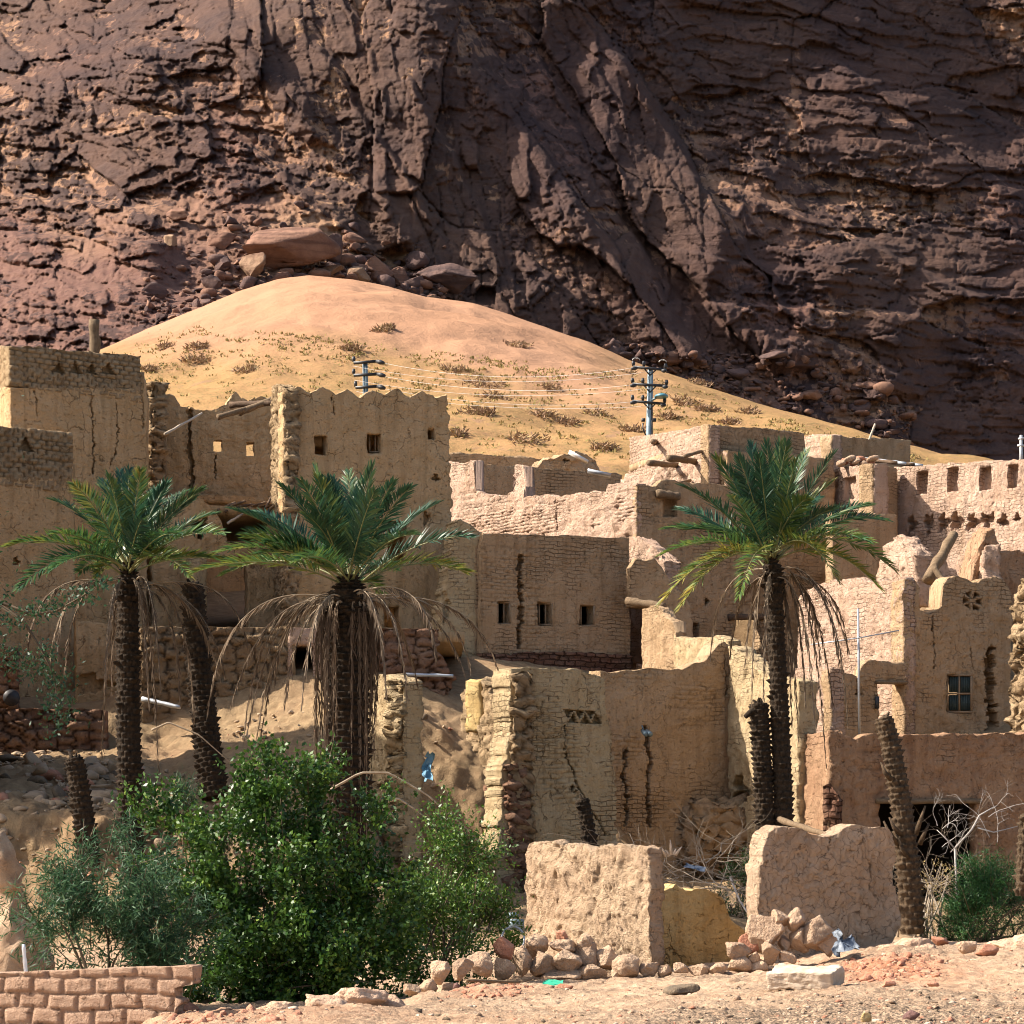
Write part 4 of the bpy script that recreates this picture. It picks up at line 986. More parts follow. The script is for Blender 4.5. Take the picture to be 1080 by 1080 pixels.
deck(h, M['brown'], [plan(838, 68.8), plan(874, 66.6), plan(1130, 68.7), plan(1130, 76), plan(838, 75)], zrow(790, 66.6), .3)

h = H(1075, 72, 'crumbling stone rubble wall at the right edge beside the wheel vent house', 'ruined wall', 'ruined_wall')
wall('wall', M['ochre_rubble'], (1066, 73.2), (1140, 70), [(1066, 640), (1070, 628), (1076, 618), (1082, 604), (1140, 590)], 800, h, jag=.2, amp=.14, thick=.9, res=.08, rubble=(.45, .3, .14), holes=[('blob', 1074, 690, 4, 8, 'niche')])

# ================================================================== middle walls
h = H(705, 71, 'long shaded mud wall with deep vertical cracks in the middle', 'wall', 'mud_wall')
wall('wall', M['brown'], (634, 69.6), (771, 71.8), [(634, 709), (680, 707), (720, 706), (733, 699), (745, 696), (750, 690), (757, 680), (764, 676), (771, 680)], 960, h, res=.075, amp=.035, brick=(.36, .13, .035), notch=-.05, jag=.05,
     holes=[('crack', [(660, 790), (659, 815), (662, 840), (660, 868)], 2.2), ('crack', [(681, 772), (685, 800), (682, 830), (686, 870)], 2.3), ('crack', [(764, 690), (766, 720), (765, 740)], .7), ('rect', 677, 764, 682, 773, 'niche')], thick=.7, ndepth=.3)
wall('wall', M['tan'], (768, 71.6), (842, 67.6), [(768, 682), (776, 686), (784, 690), (792, 700), (800, 708), (815, 712), (842, 716)], 960, h, res=.085, amp=.06, jag=.08, thick=.6, holes=[('blob', 779, 834, 10, 17, 'niche'), ('blob', 800, 790, 3, 6, 'niche')], ndepth=.42)
V, F = (lambda r: rock_shape(r, 5, 3, .34, .6, .95))(np.random.default_rng(77)); mobj('slumped_footing', (V + .10 * vfbm(V * 3.5, 3)) * [1.5, .55, 1.15] + pt(756, 878, 71.1), [F], M['slump'], h)
m_ = MB()
for dx in (0, .12): m_.tube([pt(677.5, 771, 69.9) + [dx, 0, 0], pt(681.5, 774.5, 69.6) + [dx, 0, 0]], [.055, .075], 10)
m_.bar(pt(677, 765, 69.95), pt(679, 771, 69.9), .03)
m_.build('floodlight', M['metal'], h)
h = H(695, 75.5, 'small broken mud room with a log lintel behind the middle wall', 'ruined wall', 'ruined_wall')
wall('wall', M['brown'], (677, 77.2), (712, 76), [(677, 642), (690, 638), (698, 643), (703, 652), (711, 655), (712, 668)], 740, h, jag=.08, amp=.06, thick=.5)
wall('wall', M['tan'], (711, 76), (768, 73), [(711, 672), (730, 673), (750, 672), (757, 671), (768, 676)], 740, h, jag=.06, amp=.06)
wall('wall', M['brown'], (664, 80.5), (730, 81), [(664, 600), (672, 590), (690, 592), (705, 610), (730, 640)], 740, h, jag=.08, amp=.05, holes=[('rect', 664.5, 640, 690, 740)])
log(h, pt(661, 633, 78), pt(700, 640, 77.2), .14, M['wood'])
wall('wall', M['pink'], (664, 84.5), (702, 83), [(664, 570), (675, 568), (690, 575), (702, 592)], 700, h, jag=.1, amp=.1, thick=.6)

# tower ruin
h = H(590, 64.5, 'leaning tan mud ruin with a band of small triangle vents and a forked crack', 'ruined tower', 'ruined_tower')
tv_ = [('inv', x, 759, 11, 10, 'niche') for x in (603, 614.5, 626)] + [('tri', x, 763, 11, 12.5, 'niche') for x in (608.5, 620.5, 631.5)]
wall('wall', M['tan'], (524, 63.2), (660, 64.8), [(524, 722), (532, 710), (541, 706), (560, 703), (590, 703), (614, 706), (640, 714), (660, 716)], 955, h, res=.06, amp=.03, jag=.05, thick=1.2, brick=(.36, .13, .04), notch=-.2,
     holes=tv_ + [('crack', [(599.5, 766), (600, 800), (607, 815), (612, 832)], 1.15), ('crack', [(606, 838), (612, 832), (622, 848), (640, 880)], 1.15), ('blob', 606, 832, 2.5, 4, 'niche')], left=[(541, 700), (541, 760), (536, 800), (530, 812), (531, 850), (526, 900), (525, 955)], right=[(639, 705), (644, 760), (650, 830), (657, 955)], batter=.03, ndepth=.3)
wall('wall', M['ochre_rubble'], (486, 68.5), (541, 63.4), [(486, 742), (487, 728), (497, 722), (505, 718), (509, 715), (514, 722), (517, 735), (520, 745), (524, 744), (528, 722), (533, 710), (541, 705)], 900, h, res=.06, amp=.10, jag=.12, thick=.6, rubble=(.5, .3, .11), left=[(486, 720), (486, 762), (496, 785), (510, 808), (518, 830), (516, 860), (520, 900)])
wall('wall', M['yellow'], (506, 66.4), (523, 67), [(506, 718), (511, 716), (517, 728), (523, 742)], 775, h, thick=.5, jag=.05, amp=.05)
wall('broken_edge', M['red_rubble'], (510, 65.2), (534, 63.3), [(510, 830), (520, 822), (534, 806)], 960, h, res=.06, amp=.12, jag=.1, thick=.6, rubble=(.42, .26, .16))
h = H(410, 61.5, 'free standing tan mud pillar with exposed brick at its foot behind the green shrub', 'pillar', 'mud_pillar')
wall('wall', M['tan'], (388, 62.8), (425, 60.6), [(388, 716), (396, 713), (410, 713), (420, 715), (425, 719)], 910, h, res=.05, amp=.04, jag=.05, pits=.05, thick=.5, holes=[('blob', 402, 828, 8, 2.2, 'niche')])
wall('wall', M['tan'], (425, 60.6), (441, 61.6), [(425, 719), (431, 726), (436, 740), (441, 748)], 910, h, res=.05, amp=.11, jag=.1, rubble=(.3, .2, .14), thick=.5)
wall('foot', M['red_rubble'], (380, 62.9), (414, 60.9), [(380, 858), (395, 846), (408, 868), (414, 880)], 915, h, res=.05, amp=.06, jag=.08, thick=.4, rubble=(.32, .19, .12))

# ================================================================== near ruins
h = empty('ruined_wall', gpt(620, 44), 'thick roughcast mud wall block with a sunlit pitted face in the foreground', 'ruined wall')
wall('wall', M['rough'], (554, 46), (686, 43), [(554, 895), (560, 890), (575, 888), (588, 887), (591, 891), (606, 889), (618, 892), (625, 896), (634, 890), (645, 889), (665, 891), (680, 893), (686, 895)], 1025, h, res=.03, amp=.06, wav=.06, jag=.05, thick=.3, pits=.026,
     left=[(557, 885), (555, 930), (554, 960), (553, 1025)], tres=.08)
h = empty('ruined_wall', gpt(730, 46), 'low broken yellow mud wall between two larger foreground ruins', 'ruined wall')
wall('wall', M['yellow'], (688, 45.4), (788, 46.3), [(688, 946), (693, 938), (700, 940), (709, 936), (714, 931), (718, 936), (735, 937), (745, 938), (757, 943), (764, 948), (768, 960), (772, 970), (779, 975), (785, 981), (788, 990)], 1025, h, res=.03, amp=.035, jag=.05, thick=.4, tres=.1, wav=.04)
h = empty('ruined_wall', gpt(872, 45.5), 'broad mud wall slab covered in fine shrinkage cracks in the right foreground', 'ruined wall')
wall('wall', M['cracked'], (802, 44.6), (950, 45.9), [(802, 884), (806, 878), (815, 873), (826, 871), (840, 873), (855, 877), (868, 881), (876, 882), (888, 876), (900, 872), (915, 874), (930, 875), (938, 878), (945, 886)], 1015, h, res=.03, amp=.04, jag=.035, thick=.5, wav=.08, pits=.03,
     left=[(806, 870), (803, 900), (800, 930), (798, 960), (806, 985), (810, 1015)], right=[(938, 874), (942, 890), (943, 935), (948, 962), (944, 985), (936, 1000), (934, 1015)], holes=[('crack', [(907, 876), (910, 900), (918, 915), (917, 935), (925, 952)], .5), ('crack', [(873, 882), (872, 900)], .4)], tres=.08, fine=.018, ndepth=.08)
h = empty('brick_wall', gpt(90, 28.5), 'low wall of pinkish earth blocks in the near left corner', 'wall')
wall('wall', M['newbrick'], (-420, 29.8), (204, 27.7), [(-420, 1031), (0, 1026), (100, 1022), (196, 1018), (204, 1019)], 1150, h, res=.022, amp=.012, wav=.02, jag=.012, thick=.24, brick=(.385, .182, .03), right=[(203, 1015), (200, 1032), (201, 1038), (188, 1042), (190, 1058), (184, 1062), (182, 1100)], tres=.06)
# ================================================================== palms
def unit(v): v = np.asarray(v, float); return v / (np.linalg.norm(v, axis=-1, keepdims=True) + 1e-9)
def bez(p0, p1, p2, n):
    t = np.linspace(0, 1, n)[:, None]
    return (1 - t) ** 2 * p0 + 2 * t * (1 - t) * p1 + t ** 2 * p2
def along(P, t):
    s = np.linspace(0, 1, len(P)); return np.stack([np.interp(t, s, P[:, k]) for k in range(3)], -1)
def frond(parent, C, tip, rng, dead=False, young=False, lmax=.60, n=60, lift=.16, out=.85, yellow=.0, dim=1.):
    C = np.asarray(C, float); tip = np.asarray(tip, float); v = tip - C; L = np.linalg.norm(v)
    h = v * [1, 1, 0]; hl = np.linalg.norm(h)
    if dead: P1 = C + h * out + np.array([0, 0, lift * L + .15])
    else: P1 = C + v * .5 + np.array([0, 0, 1.]) * (lift * hl + .05) - unit(h) * .0
    P = bez(C, P1, tip, 22)
    t = np.repeat(np.linspace(.2, .995, n), 2); side = np.tile([1., -1.], n)
    t = t + rng.normal(0, .004, len(t)); t = t.clip(0, 1)
    X = along(P, t); T = unit(along(P, (t + .03).clip(0, 1)) - along(P, (t - .03).clip(0, 1)))
    up = np.array([0, 0, 1.]); view = np.array([0, -1., 0])
    B = np.cross(T, up); bl = np.linalg.norm(B, axis=1, keepdims=True)
    B = np.where(bl > .25, unit(B), unit(np.cross(T, view)))
    tw = rng.uniform(-.6, .6)
    N_ = unit(np.cross(B, T)); B, N_ = B * math.cos(tw) + N_ * math.sin(tw), N_ * math.cos(tw) - B * math.sin(tw)
    ll = lmax * np.interp(t, [.1, .28, .55, .85, 1], [.5, .95, 1, .72, .5]) * rng.uniform(.85, 1.1, len(t))
    ang = (np.interp(t, [0, .3, .8, 1], [1.1, .92, .62, .25]) + rng.normal(0, .07, len(t)))
    phi = rng.normal(.42, .18, len(t))
    D = T * np.cos(ang)[:, None] + (B * (side * np.cos(phi))[:, None] + N_ * np.sin(phi)[:, None]) * np.sin(ang)[:, None]
    if dead:
        D = unit(D * .3 + T * .75 + np.array([0, 0, -1.]) * rng.uniform(.25, .8, (len(t), 1)) + rng.normal(0, .13, (len(t), 3)))
        ll *= rng.uniform(.55, 1.05, len(t))
    else: D = unit(D + rng.normal(0, .03, D.shape))
    W = unit(np.cross(D, N_ + .3 * rng.normal(size=D.shape)))
    wd = (.023 if not dead else .013) * rng.uniform(.8, 1.25, len(t))
    mid = X + D * (ll * .38)[:, None] + N_ * .01
    tipv = X + D * ll[:, None] - up * (ll * (.06 if not dead else .1))[:, None]
    V = np.stack([X, mid + W * wd[:, None], tipv, mid - W * wd[:, None]], 1).reshape(-1, 3)
    F = np.arange(len(t) * 4).reshape(-1, 4)
    ft = rng.uniform(-.12, .3)
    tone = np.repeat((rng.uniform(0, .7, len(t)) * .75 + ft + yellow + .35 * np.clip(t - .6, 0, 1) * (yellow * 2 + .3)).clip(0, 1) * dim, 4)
    mat = M['dead'] if dead else (M['frondblue'] if young else M['frond'])
    # rachis in the same mesh, second material
    mb = MB(); mb.tube(P, np.interp(np.linspace(0, 1, 22), [0, .1, 1], [.045, .022, .005]) * (1 if not dead else .8), 5)
    RV = np.concatenate(mb.V); RQ = np.concatenate(mb.Q) + len(V); RT = np.concatenate(mb.T) + len(V)
    AV = np.concatenate([V, RV])
    o = mobj('frond', AV, [F, RQ, RT], [mat, M['deadrachis'] if dead else M['rachis']], parent, attrs={'tone': np.concatenate([tone, np.full(len(RV), .3)])})
    mi = np.zeros(len(o.data.polygons), np.int32); mi[len(F):] = 1
    o.data.polygons.foreach_set('material_index', mi)
    return o
def trunk(parent, P, r0, r1, mat, nb=9, bh=.13, amp=.22, name='trunk', flare=1.0, seed=1, ragged=0.):
    P = np.asarray(P, float); L = np.sum(np.linalg.norm(np.diff(P, axis=0), axis=1))
    nr = int(L / .028); na = nb * 8
    s = np.linspace(0, 1, nr); C = along(P, s); r = np.interp(s, [0, .12, .5, 1], [r0 * flare, r0, (r0 + r1) / 2, r1])
    th = np.arange(na) * 2 * math.pi / na
    S_, TH = np.meshgrid(s * L, th, indexing='ij')
    row = np.floor(S_ / bh).astype(np.int64); v = S_ / bh - row
    uu = TH * nb / (2 * math.pi) + .5 * (row % 2); ui = np.floor(uu).astype(np.int64) % nb; u = uu - np.floor(uu)
    rnd = hash2(ui, row, seed)
    bump = (v ** 1.1) * (1 - np.abs(2 * u - 1) ** 3) * (.55 + .75 * rnd)
    rad = r[:, None] * (1 - amp * .45 + amp * bump) + .012 * perlin(np.stack([np.cos(TH) * 6, np.sin(TH) * 6, S_ * 7], -1))
    if ragged: rad = rad + ragged * np.clip(hash2(ui, row, seed + 9) - .8, 0, 1) * 5 * v
    T = unit(np.gradient(C, axis=0)); X = unit(np.cross(T, [0, 1., 0])); Y = np.cross(T, X)
    V = C[:, None] + rad[..., None] * (np.cos(TH)[..., None] * X[:, None] + np.sin(TH)[..., None] * Y[:, None])
    I = np.arange(nr * na).reshape(nr, na); J = np.roll(I, -1, 1)
    Q = np.stack([I[:-1], J[:-1], J[1:], I[1:]], -1).reshape(-1, 4)
    V = V.reshape(-1, 3); top = len(V); V = np.concatenate([V, C[-1:] + [0, 0, .03]])
    Tt = np.stack([I[-1], J[-1], np.full(na, top)], -1)
    return mobj(name, V, [Q, Tt], mat, parent)
def at_len(C, px, py, d, L, sgn, mn=.15):
    """3-D tip that projects to (px, py) and lies about L from C, before or behind it"""
    p = pt(px, py, d); dd = p - C; s2 = L * L - dd[0] ** 2 - dd[2] ** 2
    y = math.sqrt(max(s2, (mn * L) ** 2)) * sgn
    return pt(px, py, d + y)
def palm(label, base, crown, rb, rt, green, dead, seed, L=3.5, fill=26, skirt=0, mat='bark', bend=0., flare=1.15):
    rng = np.random.default_rng(seed)
    d = base[1]; g = gpt(*base); root = empty('date_palm', g, label, 'palm', 'date palms')
    C = pt(crown[0], crown[1], crown[2])
    mid = (g + C) / 2 + np.array([bend, 0, 0])
    P = bez(g - [0, 0, .2], mid, C + [0, 0, .1], 20)
    trunk(root, P, rb, rt, M[mat], nb=10, bh=.14, seed=seed, flare=flare, ragged=.10)
    # crown heart: swollen bases of the leaves
    up = unit(P[-1] - P[-3])
    trunk(root, [C - up * .5, C + up * .1, C + up * .45], rt * 1.25, rt * .5, M['bark'], nb=9, bh=.1, amp=.55, name='crown_heart', seed=seed + 3, ragged=.1)
    for k, (px, py) in enumerate(green):
        dx, dy = px - crown[0], py - crown[1]
        horiz = abs(dx) / (abs(dx) + abs(dy) + 1)
        sgn = -1 if rng.random() < .6 else 1
        px = crown[0] + dx * .95; py = crown[1] + dy * .94
        tip = at_len(C, px, py, crown[2], L * rng.uniform(.88, 1.02), sgn)
        frond(root, C + up * rng.uniform(.05, .3) + rng.normal(0, .05, 3), tip, rng, young=dy < -60, lift=.10 + .12 * horiz + (.16 if dy > 0 else 0), yellow=max(0, rng.normal(.05, .12)) + (.22 if dy > 10 else 0))
    for k in range(fill):
        a = rng.uniform(0, 2 * math.pi); e = rng.uniform(.2, 1.4); l = L * rng.uniform(.6, .8)
        v = np.array([math.cos(a) * math.cos(e), math.sin(a) * math.cos(e), math.sin(e)])
        if v[1] < -.75 and e < .6: v[1] *= -1
        frond(root, C + up * rng.uniform(.1, .3), C + v * l + [0, 0, -.12 * l * math.cos(e)], rng, young=e > .7, lift=.2, yellow=max(0, rng.normal(.02, .1)))
    for k, (px, py) in enumerate(dead):
        tip = at_len(C, px, py, crown[2], L * rng.uniform(.8, 1.0), rng.choice([-1, 1]), .1)
        o = frond(root, C + rng.normal(0, .08, 3) - up * .15, tip, rng, dead=True, n=56, lmax=.46, lift=.13, out=rng.uniform(.65, .95))
    for k in range(skirt):
        a = rng.uniform(0, 2 * math.pi); f = rng.uniform(.3, .9)
        q = along(P[::-1], np.array([f]))[0] + np.array([math.cos(a), math.sin(a), 0]) * rng.uniform(.4, .66)
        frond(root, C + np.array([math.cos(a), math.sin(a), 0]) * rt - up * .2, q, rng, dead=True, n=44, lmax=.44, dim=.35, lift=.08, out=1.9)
    return root

palm('tall date palm before the two left houses with drooping dead fronds', (141, 57), (135, 612, 57), .31, .25,
     [(4, 572), (50, 522), (76, 505), (106, 501), (114, 497), (136, 489), (149, 490), (126, 492), (178, 504), (165, 510), (197, 514), (230, 538), (240, 560), (15, 620), (50, 601), (53, 560), (203, 607), (190, 560), (150, 545), (120, 540)],
     [(29, 686), (53, 692), (69, 708), (110, 725), (107, 794), (169, 722), (205, 760), (237, 711), (260, 678), (157, 742), (167, 808), (118, 730), (60, 690), (232, 715), (190, 740), (128, 760)], 3, L=3.6, fill=9, bend=-.1)
palm('stout date palm with a thick skirt of dead fronds before the ochre tower', (363, 54), (368, 628, 54), .54, .42,
     [(260, 534), (293, 505), (316, 501), (334, 498), (349, 498), (368, 491), (380, 500), (396, 512), (416, 502), (435, 508), (466, 525), (502, 562), (499, 602), (250, 560), (240, 532), (225, 579), (200, 601), (230, 604), (420, 600), (442, 560), (345, 540), (390, 545), (310, 590)],
     [(271, 778), (260, 775), (318, 744), (429, 736), (460, 694), (490, 711), (496, 703), (524, 703), (219, 750), (244, 744), (258, 775), (275, 778), (290, 720), (300, 745), (440, 720), (408, 735)], 5, L=3.7, fill=9, skirt=38, bend=.05, flare=1.3)
palm('date palm on the right with a slender trunk and a bright spread crown', (828, 60), (814, 600, 60), .25, .21,
     [(697, 555), (713, 533), (715, 508), (753, 477), (778, 477), (791, 462), (809, 462), (823, 461), (830, 461), (852, 470), (694, 583), (692, 637), (713, 642), (778, 630), (881, 474), (881, 503), (921, 528), (940, 545), (922, 569), (950, 601), (933, 621), (887, 613), (800, 475), (840, 480), (866, 520), (770, 520)],
     [(895, 685), (885, 697), (749, 691), (770, 691), (793, 740), (894, 763), (871, 805), (860, 768), (842, 779), (894, 685), (835, 760), (805, 735), (878, 740), (850, 745), (822, 720), (786, 700), (865, 700)], 9, L=3.55, fill=9, bend=.12, flare=1.2)

def stump(label, pts, rb, rt, mat='bark', seed=1, name='palm_stump', rag=.05, extra=None):
    P = np.array([pt(*p) for p in pts]); b = P[0].copy()
    root = empty(name, b, label, 'palm trunk')
    trunk(root, bez(P[0], P[1] if len(P) > 2 else (P[0] + P[1]) / 2, P[-1], 14), rb, rt, M[mat], nb=8, bh=.13, amp=.3, seed=seed, ragged=rag)
    rng = np.random.default_rng(seed)
    m = MB(); c = P[-1]
    for k in range(5):
        a = rng.uniform(0, 6.28); m.tube([c + [0, 0, -.08], c + np.array([math.cos(a) * rt * .6, math.sin(a) * rt * .6, rng.uniform(.0, .16)])], [rt * .35, rt * .1], 5)
    m.build('broken_top', M[mat], root)
    return root
stump('headless leaning palm trunk between the left palm and the stout middle palm', [(226, 842, 58), (212, 740, 58.5), (203, 618, 59)], .34, .27, seed=21)
stump('short crooked palm stump on the left bank below the stone retaining wall', [(94, 915, 56), (88, 850, 56), (78, 800, 56)], .27, .22, seed=22)
stump('broken palm stump leaning against the tan ruin with the forked crack', [(624, 905, 60), (620, 870, 60), (614, 843, 60)], .19, .17, seed=23)
r_ = stump('bare palm stub growing close beside the slender right palm', [(808, 905, 60), (806, 820, 60), (800, 742, 60)], .25, .24, seed=24, rag=.09)
m_ = MB(); m_.tube([pt(803, 750, 60), pt(795, 748, 59.9), pt(786, 756, 59.8)], [.1, .09, .06], 7); m_.tube([pt(800, 775, 60), pt(792, 780, 59.9)], [.05, .03], 6); m_.tube([pt(806, 748, 60), pt(801, 736, 60)], [.07, .04], 6); m_.build('broken_limb', M['bark'], r_)
r_ = stump('tall trimmed palm trunk curving left before the wide dark opening', [(962, 985, 50), (957, 850, 50), (932, 757, 50)], .26, .19, 'barkpale', seed=25)
m_ = MB()
for k, (x, y, x2, y2) in enumerate(((950, 880, 938, 862), (947, 890, 932, 866), (966, 880, 976, 850), (970, 890, 980, 868), (958, 905, 946, 880), (940, 822, 929, 804))):
    m_ = MB(); m_.tube([pt(x, y, 49.8), pt((x + x2) / 2 - 1, (y + y2) / 2 + 2, 49.7), pt(x2, y2, 49.75)], [.06, .045, .02], 6); m_.build('old_leaf_base', M['barkpale'], r_)
stump('pale ragged palm stub cut by the right edge of the picture', [(1078, 945, 48), (1080, 900, 48), (1084, 860, 48)], .14, .16, 'barkpale', seed=26, rag=.12)

# ================================================================== shrubs
def leaf_mesh(P, D, rng, ln, wd, fold=.25):
    n = len(P); D = unit(D)
    W = unit(np.cross(D, rng.normal(size=(n, 3)))); Nn = np.cross(D, W)
    l = (ln * rng.uniform(.7, 1.25, n))[:, None]; w_ = (wd * rng.uniform(.8, 1.2, n))[:, None]
    m = P + D * l * .45
    return np.stack([P, m + W * w_ + Nn * w_ * fold, P + D * l, m - W * w_ + Nn * w_ * fold], 1).reshape(-1, 3)
def shrub(name, label, base, blobs, mat, ntw, nleaf, ln, wd, seed, droop=0., twig=.45, cat='shrub', stemmat='brownstem', spread=.05, upw=.55, parent=None, tone=(0, .8), stems=14):
    """blobs: (px, py, d, rx, ry, rz in metres, weight): a crown of leafy twigs"""
    rng = np.random.default_rng(seed); b = gpt(*base)
    root = empty(name, b, label, cat) if parent is None else parent
    B = np.array([[*pt(q[0], q[1], q[2]), *q[3:]] for q in blobs]); wts = B[:, 6] / B[:, 6].sum()
    ids = rng.choice(len(B), ntw, p=wts)
    u = unit(rng.normal(size=(ntw, 3))); rad = rng.uniform(.15, 1, ntw) ** .45
    c = B[ids, :3] + u * rad[:, None] * B[ids, 3:6]
    keep = fbm(c * 1.5 + seed, 3) > -.02; c = c[keep]; u = u[keep]; ids = ids[keep]
    zmin = ground_z(base[0], base[1]) - .05
    ok = c[:, 2] > zmin; c = c[ok]; u = u[ok]
    dirv = unit(u * .8 + np.array([0, 0, upw]) + rng.normal(0, .35, c.shape))
    n = len(c); tl = twig * rng.uniform(.5, 1.3, n)
    s = rng.uniform(-.5, 1, (n, nleaf)); 
    P = c[:, None] + dirv[:, None] * (s * tl[:, None])[..., None] + rng.normal(0, spread, (n, nleaf, 3))
    P[..., 2] -= droop * (np.clip(s, 0, 1) ** 2) * tl[:, None]
    LD = dirv[:, None] * .6 + rng.normal(0, .75, P.shape) + np.array([0, 0, -droop * 1.5])
    P = P.reshape(-1, 3); LD = LD.reshape(-1, 3)
    V = leaf_mesh(P, LD, rng, ln, wd); F = np.arange(len(V)).reshape(-1, 4)
    tw_t = np.repeat(rng.uniform(0, 1, n) * .45, nleaf)
    t = np.repeat((tone[0] + (tone[1] - tone[0]) * (tw_t + .55 * rng.random(len(P)))).clip(0, 1), 4)
    mobj('foliage', V, [F], mat, root, attrs={'tone': t})
    m = MB()
    for k in range(stems):
        q = c[rng.integers(n)]; a = b + np.append(rng.normal(0, .25, 2), -.1); mid = (a + q) / 2 + np.append(rng.normal(0, .15, 2), .25)
        m.tube(bez(a, mid, q, 9), np.linspace(.03, .008, 9), 5)
    for k in rng.choice(n, min(n, 160), replace=False):
        m.tube([c[k] - dirv[k] * tl[k] * .7, c[k], c[k] + dirv[k] * tl[k] * .9], [.009, .007, .004], 4)
    m.build('stem', M[stemmat], root)
    return root
shrub('green_shrub', 'large dense green shrub with small glossy leaves below the left palms', (270, 40),
      [(285, 940, 40.5, 1.35, 1.1, 1.3, 3), (230, 915, 40.5, 1.0, 1.05, 1.0, 2), (340, 925, 41, 1.05, 1.15, 1.0, 2), (300, 845, 41, .75, .75, .7, 1.3), (280, 820, 41, .35, .6, .4, .5), (395, 950, 41, .7, .95, .8, 1.2), (250, 990, 40, 1.4, .8, 1.2, 2), (360, 1010, 40.5, 1.3, .7, 1.0, 3), (230, 1015, 40, 1.1, .7, 1.0, 2.5), (300, 1025, 39.5, 1.5, .5, .9, 3), (400, 850, 41.2, .25, .5, .4, .22), (170, 860, 41, .6, .25, .4, .3), (340, 815, 41.3, .22, .4, .3, .2), (190, 930, 40.5, .7, .9, .8, 1)], M['leaf'], 3700, 28, .092, .029, 31, twig=.42, upw=.7, tone=(0, .95))
shrub('willow_shrub', 'feathery blue green shrub with long thin leaves above the earth block wall', (110, 37.5),
      [(95, 965, 38, .9, .85, .8, 2), (60, 960, 38, .55, .75, .6, 1), (140, 960, 38, .8, .85, .7, 1.5), (80, 910, 38.5, .35, .45, .4, .5), (150, 910, 38.5, .45, .5, .4, .6), (120, 1005, 37.5, 1.1, .45, .8, 1.3), (175, 985, 38, .8, .75, .7, 1.6), (185, 1030, 37.5, .8, .4, .6, 1), (50, 1000, 37.5, .5, .4, .5, .5), (70, 925, 38.4, .25, .4, .3, .25), (120, 895, 38.6, .25, .4, .3, .3)], M['leafblue'], 1000, 28, .16, .011, 32, droop=.35, twig=.5, upw=.9, tone=(0, 1), spread=.06)
shrub('reed_tuft', 'small upright tuft of narrow blue green leaves by the leaning headless trunk', (196, 52), [(195, 845, 52, .22, .6, .25, 1)], M['leafblue'], 40, 22, .17, .011, 37, twig=.4, upw=1.6, cat='weed', stems=6)
shrub('thorny_shrub', 'loose yellowish green shrub with arching twigs before the rubble bank', (460, 42),
      [(470, 960, 43, .85, 1.0, .8, 2), (425, 985, 42, .7, .75, .7, 1.3), (505, 975, 43, .6, .8, .6, 1.3), (470, 880, 43.5, .4, .6, .5, .7), (500, 905, 43.5, .35, .6, .4, .5), (530, 1000, 43, .22, .5, .3, .35), (460, 1020, 41.5, 1.0, .35, .6, 1)], M['leaf'], 1300, 26, .075, .020, 33, twig=.42, upw=.8, tone=(.25, 1), spread=.07)
shrub('feathery_bush', 'rounded bright green feathery bush beyond the stones at the right edge', (1040, 50),
      [(1045, 955, 50.5, .95, .75, .8, 3), (1015, 970, 50, .55, .55, .5, 1.2), (1080, 960, 50.5, .7, .7, .7, 1.5), (1040, 925, 50.5, .4, .35, .4, .8), (1035, 985, 50, 1.0, .3, .7, 1)], M['leaffine'], 1500, 36, .10, .007, 34, twig=.34, upw=.7, spread=.05)
shrub('dark_shrub', 'small dark green shrub in the shade behind the heap of dry branches', (785, 56), [(788, 920, 56, .45, .6, .4, 1), (770, 960, 55, .5, .4, .4, 1)], M['leaf'], 180, 26, .06, .016, 35, twig=.3, tone=(0, .5))
shrub('dry_weed', 'dry straw coloured weed beside the feathery right bush', (985, 50.5), [(990, 930, 51, .4, .55, .3, 1), (978, 960, 50.5, .3, .5, .3, 1)], leafmat('dry_leaves', [(0, (.22, .16, .08)), (1, (.46, .36, .16))], .2, .8, .1), 60, 16, .05, .012, 36, twig=.3, stemmat='twig', cat='weed')

def branches(parent, name, start, dirv, L, r, depth, rng, mat, m=None, spread=.6, kids=3):
    top = m is None
    if top: m = MB()
    def rec(p, d, L, r, k):
        n = 6; P = [p]
        for i in range(n):
            d = unit(d + rng.normal(0, .16, 3)); P.append(P[-1] + d * L / n)
        m.tube(P, np.linspace(r, r * .45, n + 1), 5, cap=False)
        if k:
            for j in range(kids):
                q = P[rng.integers(2, n + 1)]; nd = unit(d + rng.normal(0, spread, 3)); rec(q, nd, L * rng.uniform(.5, .75), r * .5, k - 1)
    rec(np.asarray(start, float), unit(dirv), L, r, depth)
    return m.build(name, mat, parent) if top else None
rng = np.random.default_rng(41)
t = empty('dead_sapling', pt(1010, 985, 51), 'bleached white leafless sapling standing behind the feathery right bush', 'dead tree')
m_ = MB(); m_.tube([pt(1011, 985, 51), pt(1009, 935, 51), pt(1007, 895, 51)], [.03, .026, .022], 7); m_.tube([pt(1007, 895, 51), pt(1025, 875, 51), pt(1033, 860, 51), pt(1050, 850, 51)], [.026, .024, .02, .008], 6)
m_.tube([pt(1007, 895, 51), pt(1000, 887, 51), pt(988, 875, 51)], [.02, .014, .007], 5); m_.tube([pt(1031, 873, 51), pt(1048, 878, 51), pt(1075, 871, 51)], [.02, .016, .007], 5); m_.tube([pt(1012, 918, 51), pt(1025, 905, 51), pt(1034, 898, 51)], [.014, .01, .005], 5); m_.build('trunk', M['whitetwig'], t)
for k in range(9): branches(t, 'branch', pt(rng.uniform(985, 1055), rng.uniform(850, 900), 51.2), [rng.normal(0, 1), rng.normal(0, .5), .7], rng.uniform(.4, .9), .008, 2, rng, M['whitetwig'])
